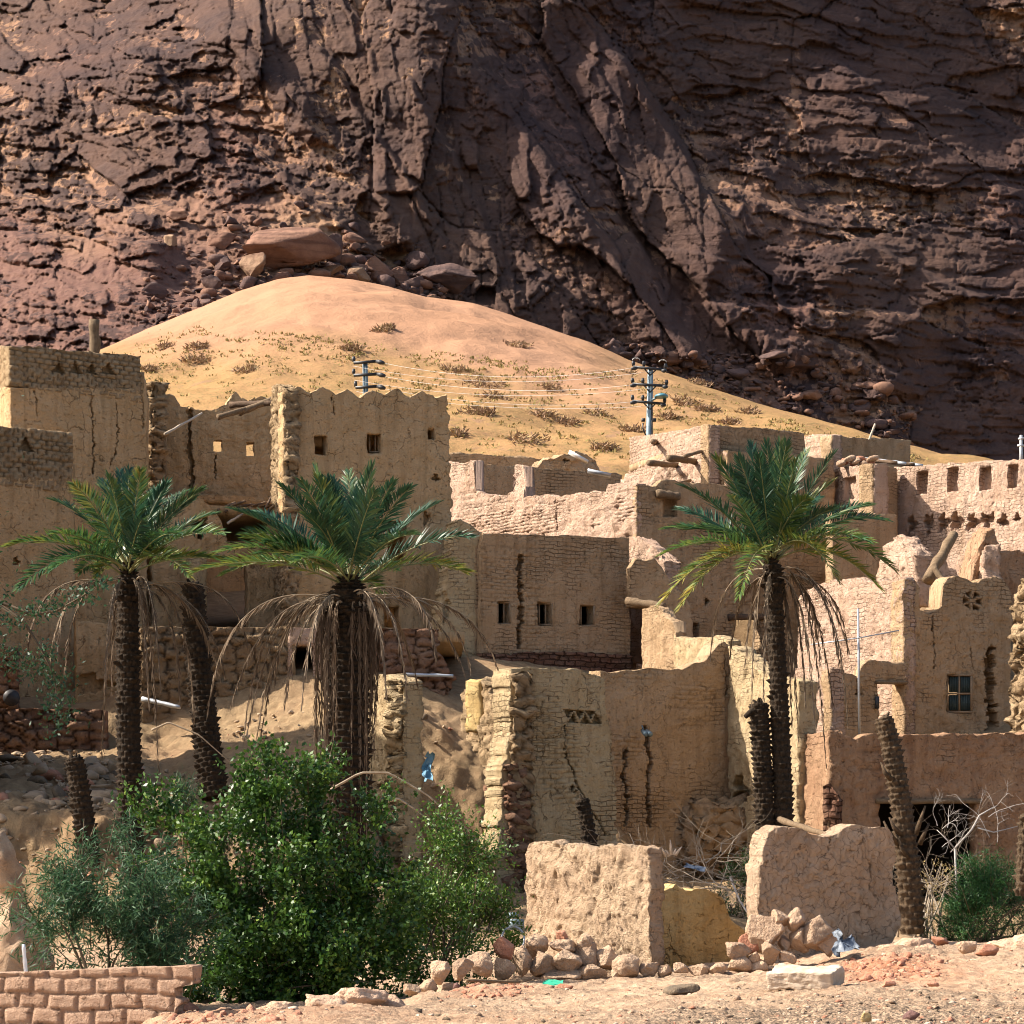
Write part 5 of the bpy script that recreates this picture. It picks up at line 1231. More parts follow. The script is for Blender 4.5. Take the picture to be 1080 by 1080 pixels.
t = empty('dry_brush', gpt(1010, 54), 'tangle of thin grey dead twigs in front of the wide dark opening', 'brush')
for k in range(12): branches(t, 'twig', pt(rng.uniform(962, 1050), rng.uniform(930, 985), 53 + rng.uniform(-1, 1)), [rng.normal(0, .6), rng.normal(0, .5), .9], rng.uniform(.9, 1.9), .009, 2, rng, M['twig'], kids=4)
t = empty('branch_heap', gpt(745, 55), 'heap of dry grey branches lying in the shade behind the yellow wall', 'brush')
for k in range(24): branches(t, 'branch', pt(rng.uniform(690, 795), rng.uniform(905, 965), 54 + rng.uniform(-2, 2)), [rng.normal(0, 1), rng.normal(0, .5), rng.normal(.2, .4)], rng.uniform(.7, 1.9), .016, 2, rng, M['twig'], kids=3)
m_ = MB(); m_.tube(np.array([pt(770, 925, 54), pt(780, 950, 53.8), pt(792, 968, 53.5), pt(800, 978, 53.4)]), [.025, .022, .02, .015], 6); m_.build('branch', M['whitetwig'], t)
t = empty('cut_palm_boots', pt(708, 902, 53), 'cluster of bleached pointed palm leaf stubs above the yellow wall', 'palm stubs')
m_ = MB()
for x, y, x2, y2 in ((708, 902, 707, 886), (703, 903, 697, 893), (712, 902, 719, 893), (706, 903, 702, 896), (710, 902, 713, 895)): m_.tube([pt(x, y, 53), pt(x2, y2, 53)], [.05, .012], 6)
m_.build('stub', M['slab'], t)
# long arching dead canes over the shrubs
for k, (lab, P) in enumerate((('long thin dead cane arching over the shrub past the mud pillar', [(345, 835), (380, 815), (410, 815), (450, 838), (490, 872), (525, 910)]),
    ('dead cane arching down from the stout palm towards the thorny shrub', [(395, 850), (420, 842), (440, 855), (460, 872)]),
    ('bowed dead frond stalk hanging between the two left palm trunks', [(160, 770), (178, 762), (210, 775), (255, 815)]),
    ('pale dead cane standing among the leaves of the big shrub', [(255, 858), (270, 840), (290, 828), (312, 833)]))):
    m_ = MB(); Q = np.array([pt(x, y, 47 if k < 2 else (56 if k == 2 else 41)) for x, y in P]); t_ = np.linspace(0, 1, 24); Q = along(Q, t_)
    m_.tube(Q, np.linspace(.03, .01, 24), 6); o = m_.build('dead_cane', M['deadrachis'], None, Q[0]); tag(o, lab, 'dead cane')

# tree whose boughs reach in from the left
t = empty('acacia_tree', gpt(-190, 33), 'thorn tree reaching one bare bent bough with small leaf tufts in from the left edge', 'tree')
m_ = MB(); m_.tube(np.array([gpt(-190, 33) - [0, 0, .2], pt(-180, 900, 33), pt(-150, 760, 33.2), pt(-90, 660, 33.4), pt(-40, 628, 33.5)]), [.17, .15, .12, .07, .045], 8); m_.tube(np.array([pt(-150, 760, 33.2), pt(-200, 640, 33.5), pt(-230, 520, 34)]), [.1, .07, .04], 7); m_.build('trunk', M['brownstem'], t)
m_ = MB(); m_.tube(np.array([pt(-40, 628, 33.5), pt(0, 635, 33.5), pt(35, 649, 33.4), pt(60, 644, 33.3), (pt(85, 630, 33.2)), pt(112, 612, 33.1)]), [.04, .03, .022, .016, .01, .005], 6)
m_.tube(np.array([pt(-10, 632, 33.5), pt(25, 655, 33.4), pt(45, 688, 33.3), pt(57, 712, 33.3), pt(61, 740, 33.2), pt(58, 768, 33.2)]), [.03, .022, .018, .014, .010, .005], 6); m_.build('bough', M['brownstem'], t)
rng = np.random.default_rng(51); PP = []; DD = []
for x, y, sx, sy, n in ((15, 655, 12, 8, 90), (8, 690, 14, 9, 130), (30, 702, 20, 8, 160), (58, 720, 10, 14, 160), (62, 750, 9, 14, 190), (35, 645, 12, 5, 60), (55, 640, 12, 5, 90), (85, 628, 12, 6, 110), (105, 615, 8, 4, 60), (50, 690, 6, 8, 60), (-40, 640, 30, 20, 300), (-90, 610, 50, 40, 700), (-200, 560, 70, 70, 1500)):
    c = np.stack([rng.normal(x, sx, n), rng.normal(y, sy, n)], -1); PP += [pt(a, b_, 33.3 + rng.normal(0, .25)) for a, b_ in c]
PP = np.array(PP); V = leaf_mesh(PP, rng.normal(size=PP.shape), rng, .075, .017)
mobj('foliage', V, [np.arange(len(V)).reshape(-1, 4)], M['leafblue'], t, attrs={'tone': np.repeat(rng.uniform(0, .55, len(PP)), 4)})
# ================================================================== stones
def rock(name, label, cat, c, size, mat, seed, group=None, sub=3, planes=9, rough=.06, rot=None, lo=.55, hi=.9, smooth=False):
    rng = np.random.default_rng(seed); V, F = rock_shape(rng, sub, planes, rough, lo, hi)
    V = V * np.asarray(size)
    a = rng.uniform(-.35, .35, 3) if rot is None else rot
    Mx = np.array((Matrix.Rotation(a[2], 3, 'Z') @ Matrix.Rotation(a[1], 3, 'Y') @ Matrix.Rotation(a[0], 3, 'X')))
    V = V @ Mx.T
    c = np.asarray(c, float)
    o = mobj(name, V + c, [F], mat, None, c, smooth=smooth)
    return tag(o, label, cat, group)
def pm(d): return KP * d       # metres per picture pixel at distance d

# heap before the roughcast block: px, py (centre), half width, half height, tone
HEAP = [(532, 1000, 13, 10, 'stonered', 'round reddish stone balanced on top of the heap left of the roughcast block'), (531, 1021, 10, 11, 0, 0), (508, 1018, 14, 11, 0, 0), (486, 1022, 11, 10, 0, 0), (465, 1024, 11, 11, 0, 'round grey brown stone near the left end of the heap by the shrubs'), (452, 1041, 9, 7, 0, 0), (436, 1044, 10, 7, 0, 0), (470, 1043, 9, 8, 0, 0),
    (552, 1014, 10, 14, 0, 0), (566, 998, 11, 12, 0, 0), (573, 1017, 12, 12, 0, 0), (594, 999, 16, 7, 'stone', 'wide flat brown stone lying across the heap at the roughcast block'), (597, 1014, 13, 11, 0, 0), (592, 1029, 18, 8, 0, 0), (617, 992, 8, 10, 0, 0), (620, 1008, 12, 12, 0, 0), (624, 1025, 13, 10, 0, 0), (642, 1012, 13, 13, 0, 0), (662, 1020, 13, 11, 0, 0), (652, 1028, 10, 7, 0, 0), (684, 1022, 9, 8, 0, 0), (700, 1024, 8, 6, 0, 0), (716, 1022, 8, 5, 0, 0), (739, 1023, 11, 6, 0, 0), (758, 1022, 9, 6, 0, 0), (592, 987, 7, 5, 'stonered', 'small red stone wedged on top of the heap against the roughcast block')]
GL = 'rounded mud brown stone in the long heap before the roughcast block'
for k, (x, y, rx, ry, mt, lab) in enumerate(HEAP):
    d = 42.4 if x > 545 else np.interp(x, [430, 545], [36.8, 41.8])
    d -= .3 * (1 if y > 1012 else 0); s = pm(d)
    rock('heap_stone', lab or GL, 'stone', pt(x, y, d), (rx * s * 1.32, rx * s * 1.15, ry * s * 1.32), M[mt or 'stone'], 100 + k, None if lab else 'stones heaped before the roughcast block', sub=4, planes=13, rough=.08, lo=.52, hi=.86)
HEAP2 = [(808, 983, 17, 20, 0, 0), (822, 968, 10, 8, 0, 0), (838, 970, 10, 10, 0, 0), (792, 992, 10, 13, 'stonered', 'smooth reddish block at the left end of the heap beside the cracked wall'), (778, 1003, 12, 10, 0, 0), (780, 1018, 12, 8, 0, 0), (812, 1004, 11, 11, 0, 0), (842, 992, 11, 13, 0, 0), (828, 996, 7, 9, 0, 0), (860, 985, 18, 16, 0, 0), (830, 1009, 9, 7, 0, 0), (800, 1018, 10, 7, 0, 0), (872, 996, 12, 11, 0, 0), (796, 1010, 6, 6, 0, 0)]
for k, (x, y, rx, ry, mt, lab) in enumerate(HEAP2):
    d = 42.8 - .2 * (1 if y > 1000 else 0); s = pm(d)
    rock('heap_stone', lab or 'mud brown stone in the heap at the left foot of the cracked wall', 'stone', pt(x, y, d), (rx * s * 1.3, rx * s * 1.1, ry * s * 1.32), M[mt or 'stone'], 160 + k, None if lab else 'stones heaped at the foot of the cracked wall', sub=4, planes=13, rough=.08, lo=.52, hi=.86)
# named single stones of the foreground (px, py, d, half sizes px)
ONES = [('red_stone', 'flat red stone balanced on an earth lump left of the feathery bush', 993, 992, 43, 11, 6, 'stonered'), ('brown_stone', 'angular tan stone tilted before the feathery right bush', 1019, 999, 42.5, 14, 10, 'stone'), ('red_stone', 'blocky red stone right of the tilted tan one', 1041, 1003, 42.5, 12, 7, 'stonered'), ('brown_stone', 'tan block stone beside the blue black scrap at the cracked wall', 911, 991, 42.5, 15, 9, 'stone'),
    ('dark_stone', 'dark flat stone lying alone on the pale sand at centre right', 718, 1044, 33, 20, 7, 'stonedark'), ('red_stone', 'flat dark red stone at the foot of the heap by the green plastic', 596, 1041, 37, 9, 4, 'stonered'), ('red_stone', 'rounded red stone on the sand below the shrubs at left', 333, 1071, 28.5, 11, 7, 'stonered'), ('purple_stone', 'dark purple stone near the low left end of the stone heap', 482, 1043, 37, 6, 8, 'stonepurple'), ('red_stone', 'pointed red stone standing on the crest beside the earth block wall', 199, 1063, 28, 12, 6, 'stonered'), ('red_stone', 'red stone half buried beside the end of the earth block wall', 135, 1071, 26.8, 14, 6, 'stonered'),
    ('dark_stone', 'blackish stone in the gravel below the pale slab on the right', 975, 1048, 33, 8, 4, 'stonedark'), ('red_stone', 'flat orange red stone on the gravel right of the pale slab', 936, 1038, 34, 9, 3.5, 'stonered'), ('red_stone', 'red stone in the gravel next to a blackish one', 983, 1038, 34.5, 8, 4.5, 'stonered'), ('yellow_stone', 'small ochre yellow stone in the lower right gravel', 913, 1074, 27, 6, 6, 'stoneyellow'), ('red_stone', 'dull red stone at the bottom edge in the right gravel', 962, 1071, 27.5, 10, 6, 'stonepurple')]
def row_d(px, row):
    ds = np.linspace(24, 46, 500); rows = HZ - (terrain(np.full(500, float(px)), ds) - CZ) / ds / KP
    return float(ds[int(np.argmin(np.abs(rows - row)))])
for k, (nm, lab, x, y, d, rx, ry, mt) in enumerate(ONES):
    d = row_d(x, y + ry * .75); s = pm(d); rock(nm, lab, 'stone', pt(x, y, d), (rx * s * 1.1, rx * s * .8, ry * s * 1.15), M[mt], 200 + k, sub=3, planes=12, rough=.05, lo=.45)
# earth lumps and the earthen pillar at left
for k, (x, y, d, rx, ry) in enumerate(((380, 1052, 30.8, 26, 11), (345, 1060, 30, 26, 9), (410, 1060, 31, 20, 9), (290, 1066, 29, 20, 8), (960, 1000, 43, 20, 10), (940, 1003, 42.8, 14, 8), (975, 1006, 42.5, 14, 8), (1065, 1000, 43, 22, 9), (1085, 998, 43, 18, 11))):
    s = pm(d); rock('earth_lump', 'crumbling lump of pinkish earth on the lip of the foreground', 'earth lump', pt(x, y, d), (rx * s * 1.1, rx * s * .8, ry * s * 1.2), M['earth_obj'] if 'earth_obj' in M else M['stone'], 240 + k, 'earth lumps along the foreground lip', sub=4, planes=5, rough=.16)
t = np.linspace(0, 1, 40); prof = np.interp(t, [0, .15, .35, .5, .6, .75, .9, 1], [38, 34, 26, 15, 17, 21, 17, 6]) * pm(44)
V = []; na = 40
for k in range(40):
    th = np.arange(na) * 2 * math.pi / na; z = np.interp(t[k], [0, 1], [zrow(1035, 44), zrow(880, 44)]); cx = kx(9) * 44 + .18 * math.sin(t[k] * 5)
    V.append(np.stack([cx + prof[k] * np.cos(th), 44 + prof[k] * np.sin(th), 0 * th + z], -1))
V = np.concatenate(V); I = np.arange(40 * na).reshape(40, na); J = np.roll(I, -1, 1)
V = V + vfbm(V * 1.6, 4) * .16
o = mobj('earth_pillar', V, [np.stack([I[:-1], J[:-1], J[1:], I[1:]], -1).reshape(-1, 4)], M['earth'], None, pt(2, 1035, 44)); tag(o, 'eroded pillar of ochre earth with a narrow waist at the left edge', 'earth pillar')

# pale slab
rng = np.random.default_rng(5)
def slab(name, label, cat, px, py, d, w, dp, h, rz, mat, rx=.0):
    V, F = ICO[5]; a = np.abs(V).max(1, keepdims=True); B = V / a                         # cube-mapped sphere
    B = np.sign(B) * np.abs(B) ** .9; B = B * [w / 2, dp / 2, h / 2]; B = B + vfbm(B * 3 + d, 3) * .03 + vfbm(B * 14, 3) * .012
    Mx = np.array(Matrix.Rotation(rz, 3, 'Z') @ Matrix.Rotation(rx, 3, 'X')); c = pt(px, py, d)
    return tag(mobj(name, B @ Mx.T + c, [F], mat, None, c), label, cat)
slab('stone_slab', 'pale rectangular stone slab lying flat on the sand right of centre', 'slab', 849, 1031, row_d(849, 1044), .93, .66, .25, -.36, M['slab'], .12)

def sheet(name, label, cat, P, mat, th=.02, rough=.05):
    P = np.array([pt(*p) for p in P]); n = len(P); c = P.mean(0)
    g = 10; V = []; F = []
    # fan of crumpled triangles, given a thickness
    rim = np.concatenate([P, P[:1]]); R_ = along(rim, np.linspace(0, 1, 4 * n, endpoint=False)); m = len(R_)
    rings = [c + (R_ - c) * f + vfbm((c + (R_ - c) * f) * 6, 2) * rough for f in (.15, .4, .7, 1)]
    V = np.concatenate([[c]] + rings); T = [[0, 1 + i, 1 + (i + 1) % m] for i in range(m)]; Q = []
    for r in range(3):
        for i in range(m): Q.append([1 + r * m + i, 1 + (r + 1) * m + i, 1 + (r + 1) * m + (i + 1) % m, 1 + r * m + (i + 1) % m])
    k = len(V); V2 = V + [0, th, 0]
    E = [[1 + 3 * m + i, 1 + 3 * m + (i + 1) % m, k + 1 + 3 * m + (i + 1) % m, k + 1 + 3 * m + i] for i in range(m)]
    VV = np.concatenate([V, V2]); T = np.array(T); Q = np.array(Q)
    return tag(mobj(name, VV, [np.concatenate([Q, Q[:, ::-1] + k, np.array(E)]), np.concatenate([T, T[:, ::-1] + k])], mat, None, c), label, cat)
sheet('torn_sheet', 'torn dusty blue sheet hanging over the dark hollow behind the mud pillar', 'sheet', [(438, 815, 64.5), (447, 806, 64.4), (452, 794, 64.6), (460, 797, 64.8), (456, 808, 64.4), (456, 820, 64.2), (449, 826, 64.2), (441, 820, 64.3)], M['blue'], .03, .12)
sheet('plastic_scrap', 'bright green plastic scrap on the ground before the stone heap', 'plastic', [(572, 1035, 38), (580, 1033.5, 38.3), (594, 1034, 38.2), (595, 1038, 37.8), (584, 1039, 37.7), (573, 1039, 37.8)], M['green'], .03, .03)
sheet('metal_scrap', 'crumpled blue black scrap leaning at the foot of the cracked wall', 'scrap', [(880, 982, 42.4), (883, 984, 42.3), (893, 990, 42.2), (905, 992, 42.2), (903, 1000, 42), (893, 1003, 41.9), (882, 1003, 42), (880, 993, 42.2)], M['slate'], .04, .16)
sheet('fabric_scrap', 'pale grey blue scrap lying in the shade behind the yellow wall', 'scrap', [(724, 910, 53), (745, 914, 52.8), (742, 919, 52.6), (722, 915, 52.7)], M['slate'], .03, .05)
m_ = MB(); m_.box(pt(544, 975, 47), .26, .2, .2, Matrix.Rotation(.4, 3, 'Z')); m_.tube([pt(534, 966, 47.2), pt(547, 965, 47.2)], .06, 8)
o = m_.build('container', M['metal'], None, pt(544, 975, 47)); tag(o, 'small blue grey container half hidden between the shrub and roughcast block', 'container')
m_ = MB(); a = np.linspace(0, 2 * math.pi, 25); c = pt(541, 991, 42.5)
m_.tube(np.stack([c[0] + .2 * np.cos(a), c[1] + .1 * np.sin(a), c[2] + .22 * np.sin(a)], -1), .022, 6, cap=False); o = m_.build('wire_hoop', M['galv'], None, c); tag(o, 'thin bent metal hoop beside the roughcast block', 'hoop')

def stick(name, label, cat, a, b, r, mat, parent=None):
    o = log(parent, pt(*a), pt(*b), r, mat, name, pt(*a), 7); 
    if parent is None: tag(o, label, cat)
    return o
stick('pipe', 'pale metal pipe lying on the stone courses between the left palm trunks', 'pipe', (150, 737, 69.2), (190, 746, 68.8), .07, M['galv'])
stick('white_post', 'short thin white post behind the earth block wall', 'post', (28, 1032, 33), (24.5, 996, 33), .03, M['white'])
stick('stick', 'thin straw coloured cane lying on the ground before the feathery bush', 'stick', (931, 1007, 41.5), (1012, 1017, 39.5), .03, M['stick'])
stick('stick', 'short brown stick lying left of the green plastic scrap', 'stick', (492, 1034, 37.4), (548, 1036, 38), .025, M['wood'])
stick('fallen_log', 'grey log lying along the top behind the cracked wall', 'log', (822, 864, 52), (880, 884, 49), .07, M['wood'])
for k, (a, b) in enumerate((((168, 862, 58), (192, 868, 57.5)), ((176, 880, 57.5), (187, 822, 58.5)), ((166, 868, 57.6), (168, 832, 58)), ((178, 846, 57.6), (194, 852, 57.7)), ((182, 835, 58.6), (187, 860, 57.4)), ((172, 855, 57.4), (184, 880, 57.0)))):
    m_ = MB(); m_.bar(pt(*a), pt(*b), .16, .05); o = m_.build('plank', M['wood'], None, pt(*a)); tag(o, 'weathered broken plank in the small heap behind the big shrub', 'plank', 'broken planks behind the shrub')
stick('wooden_post', 'rusty brown post standing behind the highest left parapet', 'post', (99.5, 395, 84), (100, 338, 84), .21, M['wood'])
stick('roof_stick', 'bent pale stick poking up from the flat roof behind the right palm', 'stick', (917, 464, 94), (923, 447, 94), .05, M['stick'])
t = empty('antenna_mast', pt(905.5, 776, 71), 'thin metal mast with one cross pipe before the wheel vent house', 'mast')
m_ = MB(); m_.tube([pt(906.5, 776, 71), pt(905, 642, 71)], .035, 8); m_.build('mast', M['galv'], t)
m_ = MB(); m_.tube([pt(855, 680, 71.2), pt(905, 673, 70.93), pt(948, 665, 71.2)], .022, 6); m_.build('cross_pipe', M['galv'], t)

# loose roof stones by the buttressed building
for k in range(9):
    rock('roof_stone', 'reddish stone in the small pile on the roof beside the first niche', 'stone', pt(886 + k * 4.3 + RNG.uniform(-1, 1), 489 - 2.2 * (k % 3) + RNG.uniform(-1, 1), 90.5 + .2 * (k % 2)), (.2 + .04 * (k % 3), .2, .13), M['stonered'] if k % 2 else M['stone'], 300 + k, 'stones piled on the roof', sub=2)

# ================================================================== utility poles and wires
def insul(m, p, v, r=.06): m.tube([p, p + np.asarray(v) * .5, p + np.asarray(v)], [r * .8, r * 1.25, r * .8], 8)
D2 = 104.; t = empty('utility_pole', [kx(683) * D2, D2, 15.4], 'tall blue grey utility pole with three crossarms and a street lamp', 'utility pole')
s = pm(D2)
m_ = MB(); m_.tube([[kx(683) * D2, D2, 15.3], pt(686, 388, D2)], [.17, .115], 12); m_.build('pole', M['metal'], t)
m_ = MB(); m_.tube([[kx(687) * D2 + .02, D2 - .1, 15.3], pt(687.5, 424, D2 - .1)], .045, 6); m_.build('cable_riser', M['black'], t)
for (x0, y0, x1, y1) in ((668, 387, 702, 390), (667, 405, 703, 407), (667, 423, 701, 426)):
    m_ = MB(); m_.bar(pt(x0, y0, D2 - .14), pt(x1, y1, D2 - .14), .11, .10); m_.bar(pt((x0 + x1) / 2 - 6, y0 + 1, D2 - .14), pt(685.5, y0 + 9, D2 - .1), .05); m_.bar(pt((x0 + x1) / 2 + 7, y1, D2 - .14), pt(685.5, y0 + 9, D2 - .1), .05)
    c = m_.build('crossarm', M['black'], t)
    for x, y in ((x0, y0), (x1, y1), (x0 + 11, y0 + .3)):
        m_ = MB(); p = pt(x, y - 1, D2 - .14); insul(m_, p, [0, 0, .22], .065); 
        if x == x0: insul(m_, pt(x + 4, y + 1, D2 - .3), pt(x - 2, y + 2, D2 - .4) - pt(x + 4, y + 1, D2 - .3), .075)
        if x == x1: insul(m_, pt(x - 4, y + 1, D2 - .3), pt(x + 1, y + 1, D2 - .4) - pt(x - 4, y + 1, D2 - .3), .075)
        m_.build('insulator', M['black'], c)
m_ = MB(); a = np.linspace(0, math.pi, 9)
for x, y in ((671, 380), (699, 382)): c = pt(x, y, D2 - .2); m_.tube(np.stack([c[0] + .16 * np.cos(a), 0 * a + c[1], c[2] + .1 * np.sin(a)], -1), .02, 5)
m_.build('jumper_wire', M['wire'], t)
m_ = MB(); m_.tube([pt(688, 422, D2 - .2), pt(693, 419, D2 - .35)], .05, 6); m_.build('lamp_arm', M['metal'], t)
V, F = ICO[3]; V = V * [.30, .42, .14]; V[:, 2] = np.maximum(V[:, 2], -.03); c = pt(697.5, 418.5, D2 - .45)
mobj('lamp_head', V + c, [F], M['lamp'], t, smooth=True)
m_ = MB()
for x, y in ((678.5, 443), (690, 443)): m_.box(pt(x, y, D2 - .2), .16, .12, .14)
m_.tube([pt(678, 446, D2 - .2), pt(678, 452, D2 - .2), pt(681, 459, D2 - .2)], .03, 5); m_.build('fuse_box', M['black'], t)
D1 = 112.; t = empty('utility_pole', [kx(388) * D1, D1, 16.6], 'utility pole rising behind the battlements of the ochre tower', 'utility pole')
m_ = MB(); m_.tube([[kx(388) * D1, D1, 16.4], pt(385, 383, D1)], [.17, .12], 10); m_.build('pole', M['metal'], t)
for (x0, y0, x1, y1) in ((373, 383, 397, 381), (373, 396, 398, 394.5), (375, 409, 398, 407.5)):
    m_ = MB(); m_.bar(pt(x0, y0, D1 - .14), pt(x1, y1, D1 - .14), .13, .12); c = m_.build('crossarm', M['black'], t)
    m_ = MB(); insul(m_, pt(x0, y0 - 1, D1 - .14), [0, 0, .26], .07); m_.build('insulator', M['black'], c)
    m_ = MB(); insul(m_, pt(x1, y1, D1 - .2), pt(x1 + 8, y1 + 2, D1 - .4) - pt(x1, y1, D1 - .2), .09); m_.build('insulator', M['black'], c)
for k, (a, b, sag) in enumerate((((405, 383), (668, 388), 12), ((372, 386), (690, 391), 14), ((405, 397), (667, 406), 10), ((374, 401), (690, 409), 12), ((405, 410), (667, 424), 9), ((376, 413), (690, 428), 9))):
    P0 = pt(*a, D1 - .4); P1 = pt(*b, D2 - .4); q = np.linspace(0, 1, 40)[:, None]; P = P0 + (P1 - P0) * q; P[:, 2] -= (4 * q * (1 - q))[:, 0] * sag * pm(108)
    m_ = MB(); m_.tube(P, .0065, 5); o = m_.build('power_line', M['wire'], None, P0); tag(o, ['topmost', 'second highest', 'third highest', 'third lowest', 'second lowest', 'lowest'][k] + ' thin pale power line slung between the two utility poles', 'power line', 'power lines')
t = empty('utility_pole', pt(1077, 500, 135), 'slim distant utility pole at the foot of the cliff near the right edge', 'utility pole')
m_ = MB(); m_.tube([pt(1077, 500, 135), pt(1077, 459, 135)], [.12, .09], 8); m_.build('pole', M['galv'], t)
m_ = MB(); m_.bar(pt(1074, 463, 134.8), pt(1081, 462, 134.8), .1); m_.bar(pt(1073, 470, 134.8), pt(1081, 470, 134.8), .1); m_.build('crossarm', M['galv'], t)

# ================================================================== rocks on the slope
BL = [('huge reddish boulder with a flat slanting top at the crest of the dune', 297, 264, 46, 22, 'boulder', (.0, .22, 0)), ('rounded tan boulder in front of the huge slanting boulder', 266, 282, 15, 12, 'bouldertan', None), ('dark purple boulder right behind the huge slanting boulder', 352, 268, 12, 14, 'boulderdark', None), ('dark purple rock left of the rounded tan boulder', 237, 277, 9, 8, 'boulderdark', None), ('long low brown boulder just left of the huge slanting one', 236, 254, 18, 8, 'boulder', (0, -.3, 0)), ('black boulder on the debris slope left of the dune crest', 222, 298, 10, 8, 'boulderdark', None), ('pale round boulder beneath the dark ledge on the left', 180, 252, 8, 7, 'bouldertan', None), ('round brown boulder above the debris slope on the left', 186, 226, 11, 8, 'boulder', None),
      ('wide dark boulder at the right end of the boulder row on the dune crest', 468, 292, 26, 13, 'boulderdark', (0, .15, 0)), ('brown boulder leaning right along the dune crest', 398, 285, 18, 10, 'boulder', (0, .5, 0)), ('tan brown boulder just right of the dune peak', 374, 289, 15, 9, 'bouldertan', None), ('upright brown slab among the crest boulders', 420, 292, 11, 11, 'boulder', (0, -.7, 0)), ('low brown boulder nearest the dune peak', 345, 287, 13, 6, 'bouldertan', None), ('dark boulder tucked above the crest boulder row', 440, 300, 12, 8, 'boulderdark', None), ('pale yellow block of rock low in the crest row', 455, 318, 10, 6, 'bouldertan', None)]
for k, (lab, x, y, rx, ry, mt, rot) in enumerate(BL):
    d = min(cliff_d(x, y) - .8, cliff_d(x, y + ry) ) - .2 * rx * .05; s = pm(d)
    rock('boulder', lab, 'boulder', pt(x, y, d), (rx * s * 1.5, rx * s * .9, ry * s * 1.55), M[mt], 400 + k, sub=4, planes=15, rough=.05, rot=rot, lo=.38, hi=.72)
_dpx = 540 + DUNE[:, 0, 0] / DUNE[:, 0, 1] / KP
_drow = HZ - (DUNE[..., 2] - CZ) / DUNE[..., 1] / KP
def dune_at(px, row):
    """point of the sand surface seen at this picture position"""
    i = int(np.clip(np.searchsorted(_dpx, px) - 1, 0, len(_dpx) - 2)); f = (px - _dpx[i]) / (_dpx[i + 1] - _dpx[i])
    r = _drow[i] * (1 - f) + _drow[i + 1] * f; q = DUNE[i] * (1 - f) + DUNE[i + 1] * f
    k = int(np.argmin(r)); k = max(k, 2)
    return np.array([np.interp(-row, -r[:k], q[:k, a]) for a in range(3)])
MO = [(167, 357, 11, 4), (176, 367, 9, 3), (208, 366, 11, 4), (207, 380, 12, 4), (261, 391, 12, 3), (158, 390, 8, 3), (371, 369, 11, 3), (478, 391, 13, 3), (507, 406, 19, 4), (519, 420, 13, 4), (578, 410, 12, 3), (572, 438, 14, 4), (597, 446, 12, 4), (556, 466, 18, 5), (636, 474, 13, 5), (627, 438, 13, 4), (500, 436, 14, 3), (482, 459, 9, 3), (512, 437, 9, 3), (545, 366, 12, 3), (722, 424, 12, 3), (745, 432, 10, 3), (735, 405, 12, 2.5), (771, 446, 9, 3), (790, 436, 10, 3), (660, 396, 10, 3), (668, 455, 11, 4), (705, 440, 9, 3), (402, 349, 8, 2), (410, 346, 5, 2)]
for k, (x, y, rx, ry) in enumerate(MO):
    c = dune_at(x, y); s = pm(c[1])
    rg = np.random.default_rng(500 + k); n = 190; a = rg.uniform(0, 6.283, n); r = np.sqrt(rg.random(n)) * (1 + .3 * np.sin(3 * a + k))
    qx = r * np.cos(a) * rx * s * 1.15; qy = r * np.sin(a) * rx * s * 1.0; h_ = (1 - r.clip(0, 1) ** 2) * ry * s * .9
    qz = np.array([dune_at(x + qx[i] / s, y - .0 - (qy[i] * .28) / s)[2] - c[2] if i % 13 == 0 else np.nan for i in range(n)]); g_ = np.polyfit(qy[::13], qz[::13], 1) if np.isfinite(qz[::13]).all() else (.3, 0)
    PP = c + np.stack([qx, qy, np.clip(g_[0], 0, .6) * qy + h_ * rg.random(n) - .02], -1); V = leaf_mesh(PP, np.stack([rg.normal(0, 1, n), rg.normal(0, 1, n), rg.uniform(.1, .9, n)], -1), rg, .38, .045)
    o = mobj('brush_mound', V, [np.arange(len(V)).reshape(-1, 4)], M['mound'], None, c, attrs={'tone': np.repeat(rg.random(n), 4)})
    tag(o, 'low matted mound of dead purple brown brush on the sandy slope', 'brush mound', 'dead brush mounds on the dune')

rng = np.random.default_rng(71); PP = []; DD = []
for k in range(3200):
    x = rng.uniform(-60, 1100); r0 = max(crest(x)[0] + 8, 345 + 55 * np.clip((x - 250) / 450, 0, 1)); y = r0 + rng.exponential(55)
    if y > 500 or (perlin(np.array([x * .02, y * .07, 3.])) < -.05 and rng.random() < .8): continue
    c = dune_at(x, y); nb = rng.integers(4, 9); sc = rng.uniform(.12, .4)
    PP.append(c + np.stack([rng.normal(0, sc * .6, nb), rng.normal(0, sc * .5, nb), np.full(nb, -.03)], -1)); DD.append(np.stack([rng.normal(0, .6, nb), rng.normal(0, .6, nb), np.full(nb, .8)], -1) * sc)
PP = np.concatenate(PP); DD = np.concatenate(DD); V = leaf_mesh(PP, DD, rng, .21, .05)
o = mobj('desert_grass', V, [np.arange(len(V)).reshape(-1, 4)], M['tuft'], None, PP[0], attrs={'tone': np.repeat(rng.uniform(0, 1, len(PP)), 4)}); tag(o, kind='stuff')
